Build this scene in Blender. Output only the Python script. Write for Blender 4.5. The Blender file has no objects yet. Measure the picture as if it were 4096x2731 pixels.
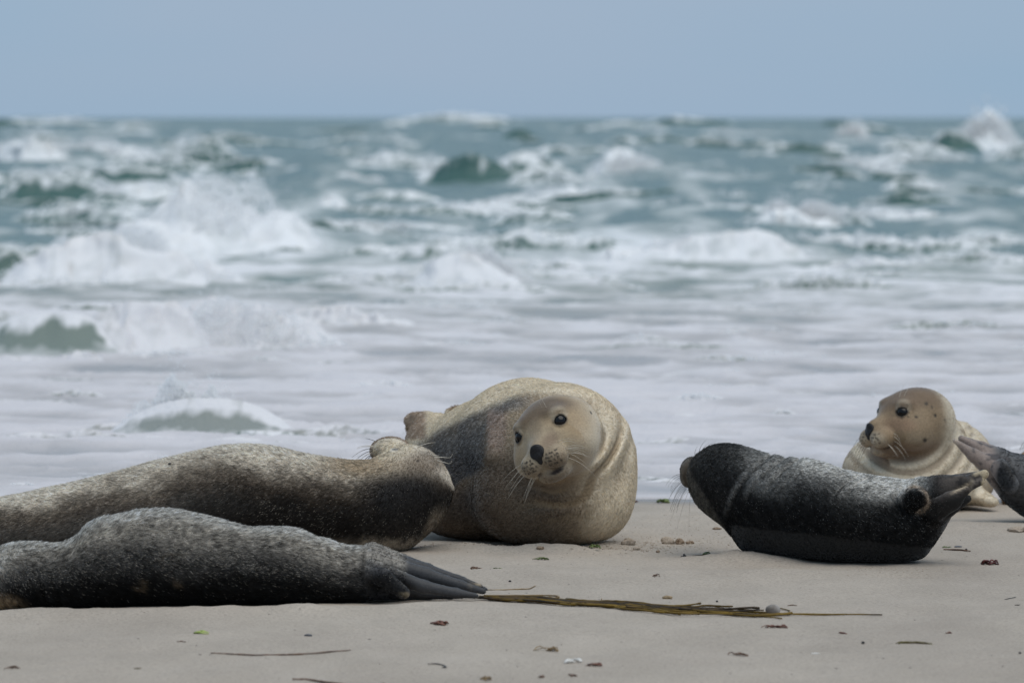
import bpy, math, random
import numpy as np
from mathutils import Matrix, Vector

np.seterr(all='ignore')
random.seed(7)
RNG = np.random.default_rng(11)

# ------------------------------------------------------------------ camera
FPX, CAMH, HY = 5688.9, 1.2, 117.0          # focal length in pixels (200 mm), eye height, horizon row
scene = bpy.context.scene
COL = scene.collection
cam_d = bpy.data.cameras.new('camera')
cam = bpy.data.objects.new('camera', cam_d)
COL.objects.link(cam)
cam.location = (0, 0, CAMH)
cam.rotation_euler = (math.radians(90), 0, 0)
cam_d.lens = 200.0
cam_d.sensor_width = 36.0
cam_d.shift_y = -(341.0 - HY) / 1024.0
cam_d.clip_start = 0.5
cam_d.clip_end = 60000
cam_d.dof.use_dof = True
cam_d.dof.focus_distance = 15.1
cam_d.dof.aperture_fstop = 6.6
scene.camera = cam

# ------------------------------------------------------------------ sky, sun, exposure
SUN_EL, SUN_AZ = math.radians(66), math.radians(140)      # high, behind the camera's right shoulder
world = bpy.data.worlds.new('World')
scene.world = world
world.use_nodes = True
wn, wl = world.node_tree.nodes, world.node_tree.links
wn.clear()
w_out = wn.new('ShaderNodeOutputWorld')
w_bg = wn.new('ShaderNodeBackground')
w_bg.inputs['Strength'].default_value = 0.075
w_sky = wn.new('ShaderNodeTexSky')
w_sky.sky_type = 'NISHITA'
w_sky.sun_disc = False
w_sky.sun_elevation = SUN_EL
w_sky.sun_rotation = SUN_AZ
w_sky.air_density = 1.0
w_sky.dust_density = 2.0
w_tc = wn.new('ShaderNodeTexCoord')
w_map = wn.new('ShaderNodeMapping')
w_map.inputs['Scale'].default_value = (3.0, 3.0, 14.0)
w_noise = wn.new('ShaderNodeTexNoise')
w_noise.inputs['Scale'].default_value = 1.6
w_noise.inputs['Detail'].default_value = 3.0
w_ramp = wn.new('ShaderNodeValToRGB')
w_ramp.color_ramp.elements[0].position = 0.3
w_ramp.color_ramp.elements[0].color = (3.0, 4.5, 6.05, 1)
w_ramp.color_ramp.elements[1].position = 0.7
w_ramp.color_ramp.elements[1].color = (3.55, 4.62, 6.0, 1)
w_mix = wn.new('ShaderNodeMixRGB')
w_mix.inputs['Fac'].default_value = 0.92
wl.new(w_tc.outputs['Generated'], w_map.inputs['Vector'])
wl.new(w_map.outputs['Vector'], w_noise.inputs['Vector'])
wl.new(w_noise.outputs['Fac'], w_ramp.inputs['Fac'])
wl.new(w_sky.outputs['Color'], w_mix.inputs['Color1'])
wl.new(w_ramp.outputs['Color'], w_mix.inputs['Color2'])
wl.new(w_mix.outputs['Color'], w_bg.inputs['Color'])
wl.new(w_bg.outputs['Background'], w_out.inputs['Surface'])

sun_d = bpy.data.lights.new('sun', 'SUN')
sun_d.energy = 1.5
sun_d.angle = math.radians(60)
sun_d.color = (1.0, 0.94, 0.85)
sun = bpy.data.objects.new('sun', sun_d)
COL.objects.link(sun)
_dir = Vector((math.sin(SUN_AZ) * math.cos(SUN_EL), math.cos(SUN_AZ) * math.cos(SUN_EL), math.sin(SUN_EL)))
sun.rotation_euler = (-_dir).to_track_quat('-Z', 'Y').to_euler()

scene.view_settings.view_transform = 'Standard'
scene.view_settings.look = 'None'
scene.view_settings.exposure = 0.42
scene.view_settings.gamma = 1.0
scene.render.engine = 'CYCLES'
scene.cycles.max_bounces = 8
scene.cycles.diffuse_bounces = 5
scene.cycles.transparent_max_bounces = 16
scene.cycles.use_denoising = True

# ------------------------------------------------------------------ helpers
def U(px, py, d):
    """World point that lies d metres out along the line of sight of a 1024-wide picture position."""
    return np.array([(px - 512) * d / FPX, d, CAMH - (py - HY) * d / FPX])

def gd(py):
    """Distance at which flat ground meets a picture row."""
    return CAMH * FPX / (py - HY)

def gp(px, py, z=0.0):
    d = (CAMH - z) * FPX / (py - HY)
    return np.array([(px - 512) * d / FPX, d, z])

def sstep(a, b, x):
    t = np.clip((x - a) / (b - a), 0, 1)
    return t * t * (3 - 2 * t)

def _hash(ix, iy, iz, seed):
    n = ix * 73856093 ^ iy * 19349663 ^ iz * 83492791 ^ (seed * 6971 + 1013)
    n = (n ^ (n >> 13)) & 0x7fffffff
    n = (n * 1274126177) & 0x7fffffff
    n = (n ^ (n >> 15)) & 0x7fffffff
    n = (n * 668265263) & 0x7fffffff
    return ((n >> 7) & 0xffff) / 65535.0

def vnoise(p, seed=0):
    i = np.floor(p).astype(np.int64)
    f = p - i
    f = f * f * (3 - 2 * f)
    x, y, z = i[:, 0], i[:, 1], i[:, 2]
    r = 0
    for dx in (0, 1):
        wx = f[:, 0] if dx else 1 - f[:, 0]
        for dy in (0, 1):
            wy = f[:, 1] if dy else 1 - f[:, 1]
            for dz in (0, 1):
                wz = f[:, 2] if dz else 1 - f[:, 2]
                r = r + wx * wy * wz * _hash(x + dx, y + dy, z + dz, seed)
    return r

def fbm(p, octv=3, seed=0):
    s, a, t = 0, 1.0, 0
    for o in range(octv):
        s = s + a * vnoise(p * (2 ** o) + 17.3 * o, seed + o)
        t += a
        a *= 0.5
    return s / t

def n2(x, y, octv=3, seed=0):
    return fbm(np.stack([x, y, np.zeros_like(x) + seed * 3.7], -1), octv, seed)

def mix3(a, b, t):
    return a * (1 - t[:, None]) + np.asarray(b, float)[None, :] * t[:, None]

def tag(o, label=None, cat=None, group=None, kind=None):
    if label: o['label'] = label
    if cat: o['category'] = cat
    if group: o['group'] = group
    if kind: o['kind'] = kind
    return o

def empty(name, loc):
    o = bpy.data.objects.new(name, None)
    COL.objects.link(o)
    o.location = [float(v) for v in loc]
    o.empty_display_size = 0.1
    return o

def np_mesh(name, V, F, mat, parent=None, smooth=True, col=None, attrs=None):
    """V (n,3) world coordinates, F (m,k) face indices. A child keeps its world place."""
    V = np.asarray(V, np.float64)
    F = np.asarray(F, np.int32)
    me = bpy.data.meshes.new(name)
    me.vertices.add(len(V))
    off = np.zeros(3)
    if parent is not None:
        off = np.array(parent.matrix_basis.translation)
        if parent.parent is not None:
            off = off + np.array(parent.parent.matrix_basis.translation)
    me.vertices.foreach_set('co', (V - off).astype(np.float32).ravel())
    k = F.shape[1]
    me.loops.add(F.size)
    me.polygons.add(len(F))
    me.polygons.foreach_set('loop_start', np.arange(0, F.size, k, dtype=np.int32))
    me.loops.foreach_set('vertex_index', F.ravel())
    me.update(calc_edges=True)
    me.validate()
    if smooth:
        me.polygons.foreach_set('use_smooth', np.ones(len(me.polygons), bool))
    if col is not None:
        a = me.color_attributes.new('col', 'FLOAT_COLOR', 'POINT')
        a.data.foreach_set('color', np.concatenate([col, np.ones((len(col), 1))], 1).astype(np.float32).ravel())
    for nm, v in (attrs or {}).items():
        a = me.attributes.new(nm, 'FLOAT', 'POINT')
        a.data.foreach_set('value', np.asarray(v, np.float32))
    if mat is not None:
        me.materials.append(mat)
    o = bpy.data.objects.new(name, me)
    COL.objects.link(o)
    if parent is not None:
        o.parent = parent
    return o

def tube(pts, rads, sides=5, flat=1.0):
    """Tube round a polyline; flat < 1 squashes it vertically."""
    pts = np.asarray(pts, float)
    n = len(pts)
    t = np.gradient(pts, axis=0)
    t /= np.linalg.norm(t, axis=1)[:, None] + 1e-9
    ref = np.array([0.0, 0.0, 1.0])
    if abs(t[:, 2]).mean() > 0.8:
        ref = np.array([0.0, 1.0, 0.0])
    s = np.cross(t, ref); s /= np.linalg.norm(s, axis=1)[:, None] + 1e-9
    u = np.cross(s, t)
    a = np.arange(sides) * 2 * math.pi / sides
    R = np.asarray(rads, float).reshape(-1, 1, 1) * np.ones((n, 1, 1))
    V = pts[:, None, :] + R * (np.cos(a)[None, :, None] * s[:, None, :] + flat * np.sin(a)[None, :, None] * u[:, None, :])
    V = V.reshape(-1, 3)
    F = []
    for i in range(n - 1):
        for j in range(sides):
            k = (j + 1) % sides
            F.append((i * sides + j, i * sides + k, (i + 1) * sides + k, (i + 1) * sides + j))
    b = len(V)
    V = np.vstack([V, pts[0], pts[-1]])
    for j in range(sides):
        k = (j + 1) % sides
        F.append((b, k, j, j))
        F.append((b + 1, (n - 1) * sides + j, (n - 1) * sides + k, (n - 1) * sides + k))
    return V, F

def tube_obj(name, pts, rads, mat, parent=None, sides=5, flat=1.0):
    V, F = tube(pts, rads, sides, flat)
    F = [f if f[2] != f[3] else f[:3] for f in F]
    off = np.zeros(3)
    if parent is not None:
        off = np.array(parent.matrix_basis.translation)
    me = bpy.data.meshes.new(name)
    me.from_pydata([tuple(v) for v in (V - off)], [], F)
    me.polygons.foreach_set('use_smooth', [True] * len(me.polygons))
    me.materials.append(mat)
    o = bpy.data.objects.new(name, me)
    COL.objects.link(o)
    if parent is not None:
        o.parent = parent
    return o

# ------------------------------------------------------------------ materials
def new_mat(name):
    m = bpy.data.materials.new(name)
    m.use_nodes = True
    nt = m.node_tree
    return m, nt.nodes, nt.links, nt.nodes['Principled BSDF']

def simple_mat(name, color, rough=0.6, spec=0.4, var=0.35, scale=60.0, bump=0.3, alt=None, coat=0.0):
    m, N, L, B = new_mat(name)
    tc = N.new('ShaderNodeTexCoord')
    no = N.new('ShaderNodeTexNoise')
    no.inputs['Scale'].default_value = scale
    no.inputs['Detail'].default_value = 4
    L.new(tc.outputs['Object'], no.inputs['Vector'])
    rp = N.new('ShaderNodeValToRGB')
    c = np.array(color)
    a = np.array(alt) if alt is not None else c * (1 + var)
    rp.color_ramp.elements[0].position = 0.35
    rp.color_ramp.elements[0].color = (*(c * (1 - var)), 1)
    rp.color_ramp.elements[1].position = 0.65
    rp.color_ramp.elements[1].color = (*a, 1)
    L.new(no.outputs['Fac'], rp.inputs['Fac'])
    L.new(rp.outputs['Color'], B.inputs['Base Color'])
    B.inputs['Roughness'].default_value = rough
    B.inputs['Specular IOR Level'].default_value = spec
    B.inputs['Coat Weight'].default_value = coat
    if bump:
        bp = N.new('ShaderNodeBump')
        bp.inputs['Strength'].default_value = bump
        bp.inputs['Distance'].default_value = 0.002
        L.new(no.outputs['Fac'], bp.inputs['Height'])
        L.new(bp.outputs['Normal'], B.inputs['Normal'])
    return m

def skin_mat(name, rough=0.55, sheen=0.25):
    m, N, L, B = new_mat(name)
    at = N.new('ShaderNodeAttribute'); at.attribute_name = 'col'
    tc = N.new('ShaderNodeTexCoord')
    no = N.new('ShaderNodeTexNoise')
    no.inputs['Scale'].default_value = 190
    no.inputs['Detail'].default_value = 5
    L.new(tc.outputs['Object'], no.inputs['Vector'])
    mr = N.new('ShaderNodeMapRange')
    mr.inputs['From Min'].default_value = 0.3
    mr.inputs['From Max'].default_value = 0.7
    mr.inputs['To Min'].default_value = 0.82
    mr.inputs['To Max'].default_value = 1.12
    L.new(no.outputs['Fac'], mr.inputs['Value'])
    mx = N.new('ShaderNodeVectorMath'); mx.operation = 'SCALE'
    L.new(at.outputs['Color'], mx.inputs[0])
    L.new(mr.outputs['Result'], mx.inputs['Scale'])
    L.new(mx.outputs['Vector'], B.inputs['Base Color'])
    B.inputs['Roughness'].default_value = rough
    B.inputs['Specular IOR Level'].default_value = 0.25
    B.inputs['Sheen Weight'].default_value = sheen
    B.inputs['Sheen Roughness'].default_value = 0.4
    bp = N.new('ShaderNodeBump')
    bp.inputs['Strength'].default_value = 0.25
    bp.inputs['Distance'].default_value = 0.003
    L.new(no.outputs['Fac'], bp.inputs['Height'])
    L.new(bp.outputs['Normal'], B.inputs['Normal'])
    return m

def fur_mat(name):
    m, N, L, B = new_mat(name)
    at = N.new('ShaderNodeAttribute'); at.attribute_name = 'col'
    L.new(at.outputs['Color'], B.inputs['Base Color'])
    B.inputs['Roughness'].default_value = 0.55
    B.inputs['Specular IOR Level'].default_value = 0.16
    tl = N.new('ShaderNodeBsdfTranslucent')
    br = N.new('ShaderNodeMixRGB'); br.inputs['Fac'].default_value = 0.04
    br.inputs['Color2'].default_value = (0.8, 0.77, 0.72, 1)
    L.new(at.outputs['Color'], br.inputs['Color1'])
    L.new(br.outputs['Color'], tl.inputs['Color'])
    mx = N.new('ShaderNodeMixShader'); mx.inputs['Fac'].default_value = 0.38
    L.new(B.outputs[0], mx.inputs[1]); L.new(tl.outputs[0], mx.inputs[2])
    L.new(mx.outputs[0], N['Material Output'].inputs['Surface'])
    return m

M_SKIN = skin_mat('seal_skin')
M_FUR = fur_mat('seal_fur')
M_EYE = simple_mat('eye_black', (0.006, 0.005, 0.005), rough=0.07, spec=0.3, bump=0)
M_NOSE = simple_mat('nose_leather', (0.016, 0.0155, 0.0165), rough=0.5, spec=0.22, scale=300, bump=0.4)
M_WHISK_L = simple_mat('whisker_pale', (0.55, 0.5, 0.42), rough=0.4, bump=0, var=0.2)
M_WHISK_D = simple_mat('whisker_dark', (0.06, 0.055, 0.05), rough=0.4, bump=0, alt=(0.2, 0.18, 0.15))

# ------------------------------------------------------------------ implicit surfaces
def smin(a, b, k):
    h = np.maximum(k - np.abs(a - b), 0) / k
    return np.minimum(a, b) - h * h * k * 0.25

def smax(a, b, k):
    return -smin(-a, -b, k)

def ell(P, c, r):
    q = P - np.asarray(c)
    r = np.asarray(r, float)
    k0 = np.linalg.norm(q / r, axis=1)
    k1 = np.linalg.norm(q / (r * r), axis=1) + 1e-9
    return k0 * (k0 - 1) / k1

def rcone(P, a, b, ra, rb):
    a = np.asarray(a, float); b = np.asarray(b, float)
    ab = b - a
    t = np.clip((P - a) @ ab / (ab @ ab), 0, 1)
    return np.linalg.norm(P - a - t[:, None] * ab, axis=1) - (ra + t * (rb - ra))

def chain(P, pts, rads, k=0.02):
    d = None
    for i in range(len(pts) - 1):
        s = rcone(P, pts[i], pts[i + 1], rads[i], rads[i + 1])
        d = s if d is None else np.minimum(d, s)
    return d

def fcone(P, a, b, wa, wb, thin, nrm):
    """Tapered capsule squashed along nrm (a flipper digit or blade)."""
    a = np.asarray(a, float); b = np.asarray(b, float)
    n = np.asarray(nrm, float)
    ax = (b - a) / np.linalg.norm(b - a)
    n = n - (n @ ax) * ax
    n /= np.linalg.norm(n)
    def sq(Q):
        return Q + ((Q @ n) * (1 / thin - 1))[..., None] * n
    A = sq(a[None])[0]; Bb = sq(b[None])[0]
    return rcone(sq(P), A, Bb, wa, wb) * (0.5 + 0.5 * thin)

def gauss_s(v, s):
    r = int(3 * s) + 1
    k = np.exp(-0.5 * (np.arange(-r, r + 1) / s) ** 2); k /= k.sum()
    return np.convolve(np.pad(v, r, mode='edge'), k, mode='valid')

class Profile:
    """A lying body given by its back line and belly line (picture rows at columns) and a depth line."""
    def __init__(s, top, bot, depth, half, sm=4.0, power=2.0):
        top = np.array(top, float); bot = np.array(bot, float)
        x0 = min(top[0, 0], bot[0, 0]); x1 = max(top[-1, 0], bot[-1, 0])
        px = np.linspace(x0, x1, 400)
        t = np.interp(px, top[:, 0], top[:, 1]); b = np.interp(px, bot[:, 0], bot[:, 1])
        sg = sm * 400 / (x1 - x0)
        tt, bb = gauss_s(t, sg), gauss_s(b, sg)
        e = sstep(0, 1, np.minimum(px - x0, x1 - px) / (sm * 2.5))
        t = t * (1 - e) + tt * e; b = b * (1 - e) + bb * e
        dp = np.array(depth, float); hf = np.array(half, float)
        d = gauss_s(np.interp(px, dp[:, 0], dp[:, 1]), sg * 2)
        s.hf = gauss_s(np.interp(px, hf[:, 0], hf[:, 1]), sg)
        s.x = (px - 512) * d / FPX
        s.zt = CAMH - (t - HY) * d / FPX
        s.zb = CAMH - (b - HY) * d / FPX
        s.yc = d
        s.a = np.maximum((s.zt - s.zb) / 2, 0.004)
        s.hf = np.minimum(s.hf, s.a * 1.9 + 0.002)
        s.p = power
    def at(s, x):
        return [np.interp(x, s.x, v) for v in (s.zt, s.zb, s.yc, s.a, s.hf)]
    def __call__(s, P):
        zt, zb, yc, a, hf = s.at(P[:, 0])
        c = (zt + zb) / 2
        q = (np.abs((P[:, 2] - c) / a) ** s.p + np.abs((P[:, 1] - yc) / hf) ** s.p) ** (1 / s.p)
        f = (q - 1) * np.minimum(a, hf) * 0.95
        return np.maximum(f, np.maximum(s.x[0] - P[:, 0], P[:, 0] - s.x[-1]))
    def t(s, P):
        zt, zb, yc, a, hf = s.at(P[:, 0])
        return (zt - P[:, 2]) / np.maximum(zt - zb, 0.01)

class Frame:
    def __init__(s, c, fwd, up, scale=1.0):
        f = np.array(fwd, float); f /= np.linalg.norm(f)
        u = np.array(up, float); u = u - (u @ f) * f; u /= np.linalg.norm(u)
        x = np.cross(f, u)
        s.R = np.stack([x, f, u], 1)
        s.c = np.array(c, float); s.s = scale
    def loc(s, P): return (P - s.c) @ s.R / s.s
    def wor(s, q): return np.asarray(q, float) @ s.R.T * s.s + s.c

EYE = np.array([0.057, 0.083, 0.024]); EYER = 0.0205
EDIR = np.array([0.62, 0.75, 0.22]); EDIR = EDIR / np.linalg.norm(EDIR)

OPEN_MOUTH = [(0.016, 0.172, -0.091), (-0.006, 0.172, -0.093), (-0.030, 0.158, -0.094), (-0.052, 0.130, -0.090)]

def head_base(q, mouth=0.0):
    d = ell(q, (0, -0.005, 0.002), (0.108, 0.119, 0.097))
    d = smin(d, rcone(q, (0, 0.05, -0.018), (0, 0.142, -0.040), 0.070, 0.037), 0.05)
    d = smin(d, ell(q, (0, 0.118, -0.012), (0.024, 0.06, 0.020)), 0.02)          # bridge of the nose
    for sx in (-1, 1):
        d = smin(d, ell(q, (sx * 0.066, 0.048, -0.045), (0.052, 0.065, 0.05)), 0.04)      # cheek
        d = smin(d, ell(q, (sx * 0.032, 0.148, -0.056), (0.036, 0.039, 0.033)), 0.014)   # whisker pad
        d = smin(d, ell(q, (sx * 0.050, 0.072, 0.052), (0.026, 0.024, 0.012)), 0.025)    # brow
    chin = ell(q, (0, 0.112, -0.094 - mouth), (0.043, 0.052, 0.023))
    d = smin(d, chin, 0.022)
    return d

def near(P, c, r, fn):
    """Evaluate fn only within r of c; far points get a lower bound of the distance."""
    d = np.linalg.norm(P - np.asarray(c), axis=1)
    out = d - r + 0.08
    k = d < r
    if k.any():
        out[k] = fn(P[k])
    return out

def head_sdf(q, mouth=0.0, eyes=True):
    return near(q, (0, 0.04, -0.01), 0.27, lambda p: head_full(p, mouth, eyes))

def head_full(q, mouth=0.0, eyes=True):
    d = head_base(q, mouth)
    # groove under the nose and the mouth line
    d = smax(d, -rcone(q, (0, 0.188, -0.036), (0, 0.186, -0.084), 0.004, 0.003), 0.008)
    ml = [(-0.062, 0.106, -0.083), (-0.054, 0.122, -0.085), (-0.030, 0.160, -0.088), (0, 0.174, -0.084),
          (0.030, 0.160, -0.088), (0.054, 0.122, -0.085), (0.062, 0.106, -0.083)]
    d = smax(d, -chain(q, ml, [0.001, 0.004, 0.004, 0.004, 0.004, 0.004, 0.001]), 0.009)
    if mouth:
        d = smax(d, -chain(q, OPEN_MOUTH, [0.002, 0.0065, 0.0075, 0.003]), 0.006)
    if eyes:
        for sx in (-1, 1):
            e = EYE * (sx, 1, 1); n = EDIR * (sx, 1, 1)
            v = q - e
            r = np.linalg.norm(v, axis=1)
            d = smax(d, -(r - EYER - 0.004), 0.012)
            w = np.cross(n, (0, 0, 1.0)); w /= np.linalg.norm(w)
            h = np.cross(w, n)
            fr = v @ n
            a, b = v @ w, v @ h
            op = (1 - np.sqrt((a / 0.0180) ** 2 + (b / 0.0135) ** 2)) * 0.0145
            op = np.where(fr > 0, op, -0.02)
            lid = np.maximum(r - (EYER + 0.0035), op)
            d = smin(d, lid, 0.008)
    # ear hole dimple
    for sx in (-1, 1):
        d = smax(d, -(np.linalg.norm(q - np.array((sx * 0.112, -0.005, 0.012)), axis=1) - 0.006), 0.01)
    return d

def nose_sdf(q, mouth=0.0):
    d = smax(head_base(q, mouth) - 0.003, ell(q, (0, 0.184, -0.025), (0.0225, 0.034, 0.0205)), 0.005)
    for sx in (-1, 1):
        d = smax(d, -rcone(q, (sx * 0.005, 0.194, -0.038), (sx * 0.017, 0.190, -0.016), 0.003, 0.0045), 0.004)
    d = smin(d, smax(head_base(q, mouth) - 0.002, ell(q, (0, 0.186, -0.048), (0.008, 0.02, 0.015)), 0.003), 0.008)
    return d

def surface_nets(f, lo, hi, h, band=1.35):
    lo = np.array(lo, float); hi = np.array(hi, float)
    nc = np.ceil((hi - lo) / (4 * h)).astype(int)
    ax = [lo[i] + np.arange(nc[i] + 1) * 4 * h for i in range(3)]
    G = np.stack(np.meshgrid(*ax, indexing='ij'), -1).reshape(-1, 3)
    fc = f(G).reshape(nc + 1)
    mn = None
    for dx in (0, 1):
        for dy in (0, 1):
            for dz in (0, 1):
                v = np.abs(fc[dx:nc[0] + dx, dy:nc[1] + dy, dz:nc[2] + dz])
                mn = v if mn is None else np.minimum(mn, v)
    act = mn < 4 * h * band
    n = nc * 4 + 1
    val = np.repeat(np.repeat(np.repeat(fc, 4, 0), 4, 1), 4, 2)[2:2 + n[0], 2:2 + n[1], 2:2 + n[2]].astype(np.float32)
    m = np.zeros(n, bool)
    big = np.repeat(np.repeat(np.repeat(act, 4, 0), 4, 1), 4, 2)
    for dx in (0, 1):
        for dy in (0, 1):
            for dz in (0, 1):
                m[dx:dx + big.shape[0], dy:dy + big.shape[1], dz:dz + big.shape[2]] |= big
    idx = np.argwhere(m)
    out = np.empty(len(idx), np.float32)
    for s in range(0, len(idx), 400000):
        out[s:s + 400000] = f(lo + idx[s:s + 400000] * h)
    val[m] = out
    ins = val < 0
    c = nc * 4
    cnt = np.zeros(c, np.int8)
    for dx in (0, 1):
        for dy in (0, 1):
            for dz in (0, 1):
                cnt += ins[dx:c[0] + dx, dy:c[1] + dy, dz:c[2] + dz]
    cells = np.argwhere((cnt > 0) & (cnt < 8))
    cid = -np.ones(c, np.int32)
    cid[tuple(cells.T)] = np.arange(len(cells))
    acc = np.zeros((len(cells), 3)); num = np.zeros(len(cells))
    corners = [(0, 0, 0), (1, 0, 0), (0, 1, 0), (1, 1, 0), (0, 0, 1), (1, 0, 1), (0, 1, 1), (1, 1, 1)]
    cv = [val[tuple((cells + k).T)] for k in corners]
    for i in range(8):
        for j in range(i + 1, 8):
            a, b = np.array(corners[i]), np.array(corners[j])
            if np.abs(a - b).sum() != 1:
                continue
            x = (cv[i] < 0) != (cv[j] < 0)
            t = cv[i] / (cv[i] - cv[j] + 1e-20)
            acc[x] += a + t[x, None] * (b - a)
            num[x] += 1
    V = lo + (cells + acc / num[:, None]) * h
    Fs = []
    for a in range(3):
        b, cc = (a + 1) % 3, (a + 2) % 3
        sl0 = [slice(None)] * 3; sl1 = [slice(None)] * 3
        sl0[a] = slice(0, -1); sl1[a] = slice(1, None)
        s0, s1 = ins[tuple(sl0)], ins[tuple(sl1)]
        e = np.argwhere(s0 != s1)
        ok = (e[:, b] > 0) & (e[:, cc] > 0) & (e[:, b] < c[b]) & (e[:, cc] < c[cc])
        e = e[ok]
        flip = ~s0[tuple(e.T)]
        q = []
        for ob, oc in ((-1, -1), (0, -1), (0, 0), (-1, 0)):
            k = e.copy(); k[:, b] += ob; k[:, cc] += oc
            q.append(cid[tuple(k.T)])
        q = np.stack(q, 1)
        q[flip] = q[flip][:, ::-1]
        Fs.append(q)
    F = np.concatenate(Fs)
    F = F[(F >= 0).all(1)]
    N = None
    tet = np.array([(1, -1, -1), (-1, -1, 1), (-1, 1, -1), (1, 1, 1)], float)
    for it in range(2):
        e = h * 0.35
        fs = [f(V + k * e) for k in tet]
        g = sum(k[None] * v[:, None] for k, v in zip(tet, fs)) / (4 * e)
        gn = np.linalg.norm(g, axis=1)[:, None] + 1e-6
        N = g / gn
        if it < 1:
            st = sum(fs)[:, None] / 4 / gn
            V = V - N * np.clip(st, -h * 0.5, h * 0.5) * 0.8
    return V, F, N

def make_fur(name, parent, V, F, N, C, L, flow, count, lift=0.28, rad=0.00055, pale=None, jit=0.35, seed=1, clump=0.0):
    rng = np.random.default_rng(seed)
    T = np.concatenate([F[:, [0, 1, 2]], F[:, [0, 2, 3]]])
    A = np.linalg.norm(np.cross(V[T[:, 1]] - V[T[:, 0]], V[T[:, 2]] - V[T[:, 0]]), axis=1)
    A = A * (L[T].min(1) > 0.0008) * (V[T[:, 0]][:, 2] > 0.004)
    k = rng.choice(len(T), count, p=A / A.sum())
    r1, r2 = rng.random(count), rng.random(count)
    s = np.sqrt(r1)
    w = np.stack([1 - s, s * (1 - r2), s * r2], 1)
    tri = T[k]
    ip = lambda X: (X[tri] * (w[..., None] if X.ndim == 2 else w)).sum(1)
    P, n, c, l, fl = ip(V), ip(N), ip(C), ip(L), ip(flow)
    n /= np.linalg.norm(n, axis=1)[:, None] + 1e-9
    # clumping: bend the lie of the hair with small-scale noise
    sw = np.stack([vnoise(P * 45, 5 + i) - 0.5 for i in range(3)], 1) * 0.55
    sw += np.stack([vnoise(P * 140, 15 + i) - 0.5 for i in range(3)], 1) * 0.75
    fl = fl + sw + rng.normal(0, 0.22, (count, 3))
    fl = fl - (fl * n).sum(1)[:, None] * n
    fl /= np.linalg.norm(fl, axis=1)[:, None] + 1e-9
    l = l * (0.6 + 0.8 * rng.random(count))
    lf = lift * (0.6 + 0.8 * rng.random(count))
    c = c * np.clip(1 + rng.normal(0, jit, (count, 1)), 0.3, 2.0)
    if clump:
        cn = 0.45 * vnoise(P * 95, 91) + 0.55 * vnoise(P * 210, 92)
        c = c * np.clip(1 + clump * 5.0 * (cn - 0.5), 0.15, 3.0)[:, None]
    if pale is not None:
        pp, pc = pale
        hit = rng.random(count) < ip(pp)
        c[hit] = np.asarray(pc) * (0.35 + 0.9 * rng.random((hit.sum(), 1)))
        l = np.where(hit, l * 0.5, l)
        lf = np.where(hit, lf * 1.6, lf)
    t = np.array([0, 0.34, 0.67, 1.0])
    pts = P[:, None, :] - n[:, None, :] * 0.001 + l[:, None, None] * (t[None, :, None] * fl[:, None, :] * 0.95 + (lf[:, None] * (t * 1.5 - 0.6 * t * t)[None, :])[..., None] * n[:, None, :])
    cu = bpy.data.hair_curves.new(name)
    cu.add_curves([4] * count)
    off = np.array(parent.matrix_basis.translation)
    cu.attributes['position'].data.foreach_set('vector', (pts - off).astype(np.float32).ravel())
    ra = cu.attributes.get('radius') or cu.attributes.new('radius', 'FLOAT', 'POINT')
    rr = np.array([1.0, 0.9, 0.65, 0.12]) * rad
    ra.data.foreach_set('value', np.tile(rr, count).astype(np.float32))
    ca = cu.attributes.new('col', 'FLOAT_COLOR', 'CURVE')
    ca.data.foreach_set('color', np.concatenate([np.clip(c, 0.002, 0.9), np.ones((count, 1))], 1).astype(np.float32).ravel())
    cu.materials.append(M_FUR)
    o = bpy.data.objects.new(name, cu)
    COL.objects.link(o)
    o.parent = parent
    return o

def whisker(parent, a, d, length, droop, mat, rad=0.0008, curl=0.0, n=7):
    a = np.array(a, float); d = np.array(d, float); d /= np.linalg.norm(d)
    t = np.linspace(0, 1, n)
    dr = np.asarray(droop, float)
    pts = a + length * (t[:, None] * d + (t ** 2)[:, None] * dr)
    if curl:
        side = np.array([0, 0, 1.0])
        pts = pts + (np.maximum(t - 0.7, 0) ** 2)[:, None] * side * curl * length - (np.maximum(t - 0.8, 0) ** 2)[:, None] * d * curl * length
    return tube_obj('whisker', pts, rad * (1 - 0.75 * t), mat, parent, sides=4)

def pxof(P):
    """Design coordinates of a point (column, row) used to lay out coat patches in the seal's own side view."""
    return 512 + P[:, 0] * FPX / P[:, 1], HY + (CAMH - P[:, 2]) * FPX / P[:, 1]

def sphere_obj(name, c, r, mat, parent, seg=20, rings=12):
    V = [(0, 0, 1)]
    for i in range(1, rings):
        for j in range(seg):
            a, b = math.pi * i / rings, 2 * math.pi * j / seg
            V.append((math.sin(a) * math.cos(b), math.sin(a) * math.sin(b), math.cos(a)))
    V.append((0, 0, -1))
    F = []
    for j in range(seg):
        F.append((0, 1 + j, 1 + (j + 1) % seg))
        F.append((len(V) - 1, 1 + (rings - 2) * seg + (j + 1) % seg, 1 + (rings - 2) * seg + j))
    for i in range(rings - 2):
        for j in range(seg):
            k = (j + 1) % seg
            F.append((1 + i * seg + j, 1 + (i + 1) * seg + j, 1 + (i + 1) * seg + k, 1 + i * seg + k))
    off = np.array(parent.matrix_basis.translation)
    me = bpy.data.meshes.new(name)
    me.from_pydata([tuple(np.array(v) * r + np.array(c) - off) for v in V], [], F)
    me.polygons.foreach_set('use_smooth', [True] * len(me.polygons))
    me.materials.append(mat)
    o = bpy.data.objects.new(name, me)
    COL.objects.link(o)
    o.parent = parent
    return o

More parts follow.
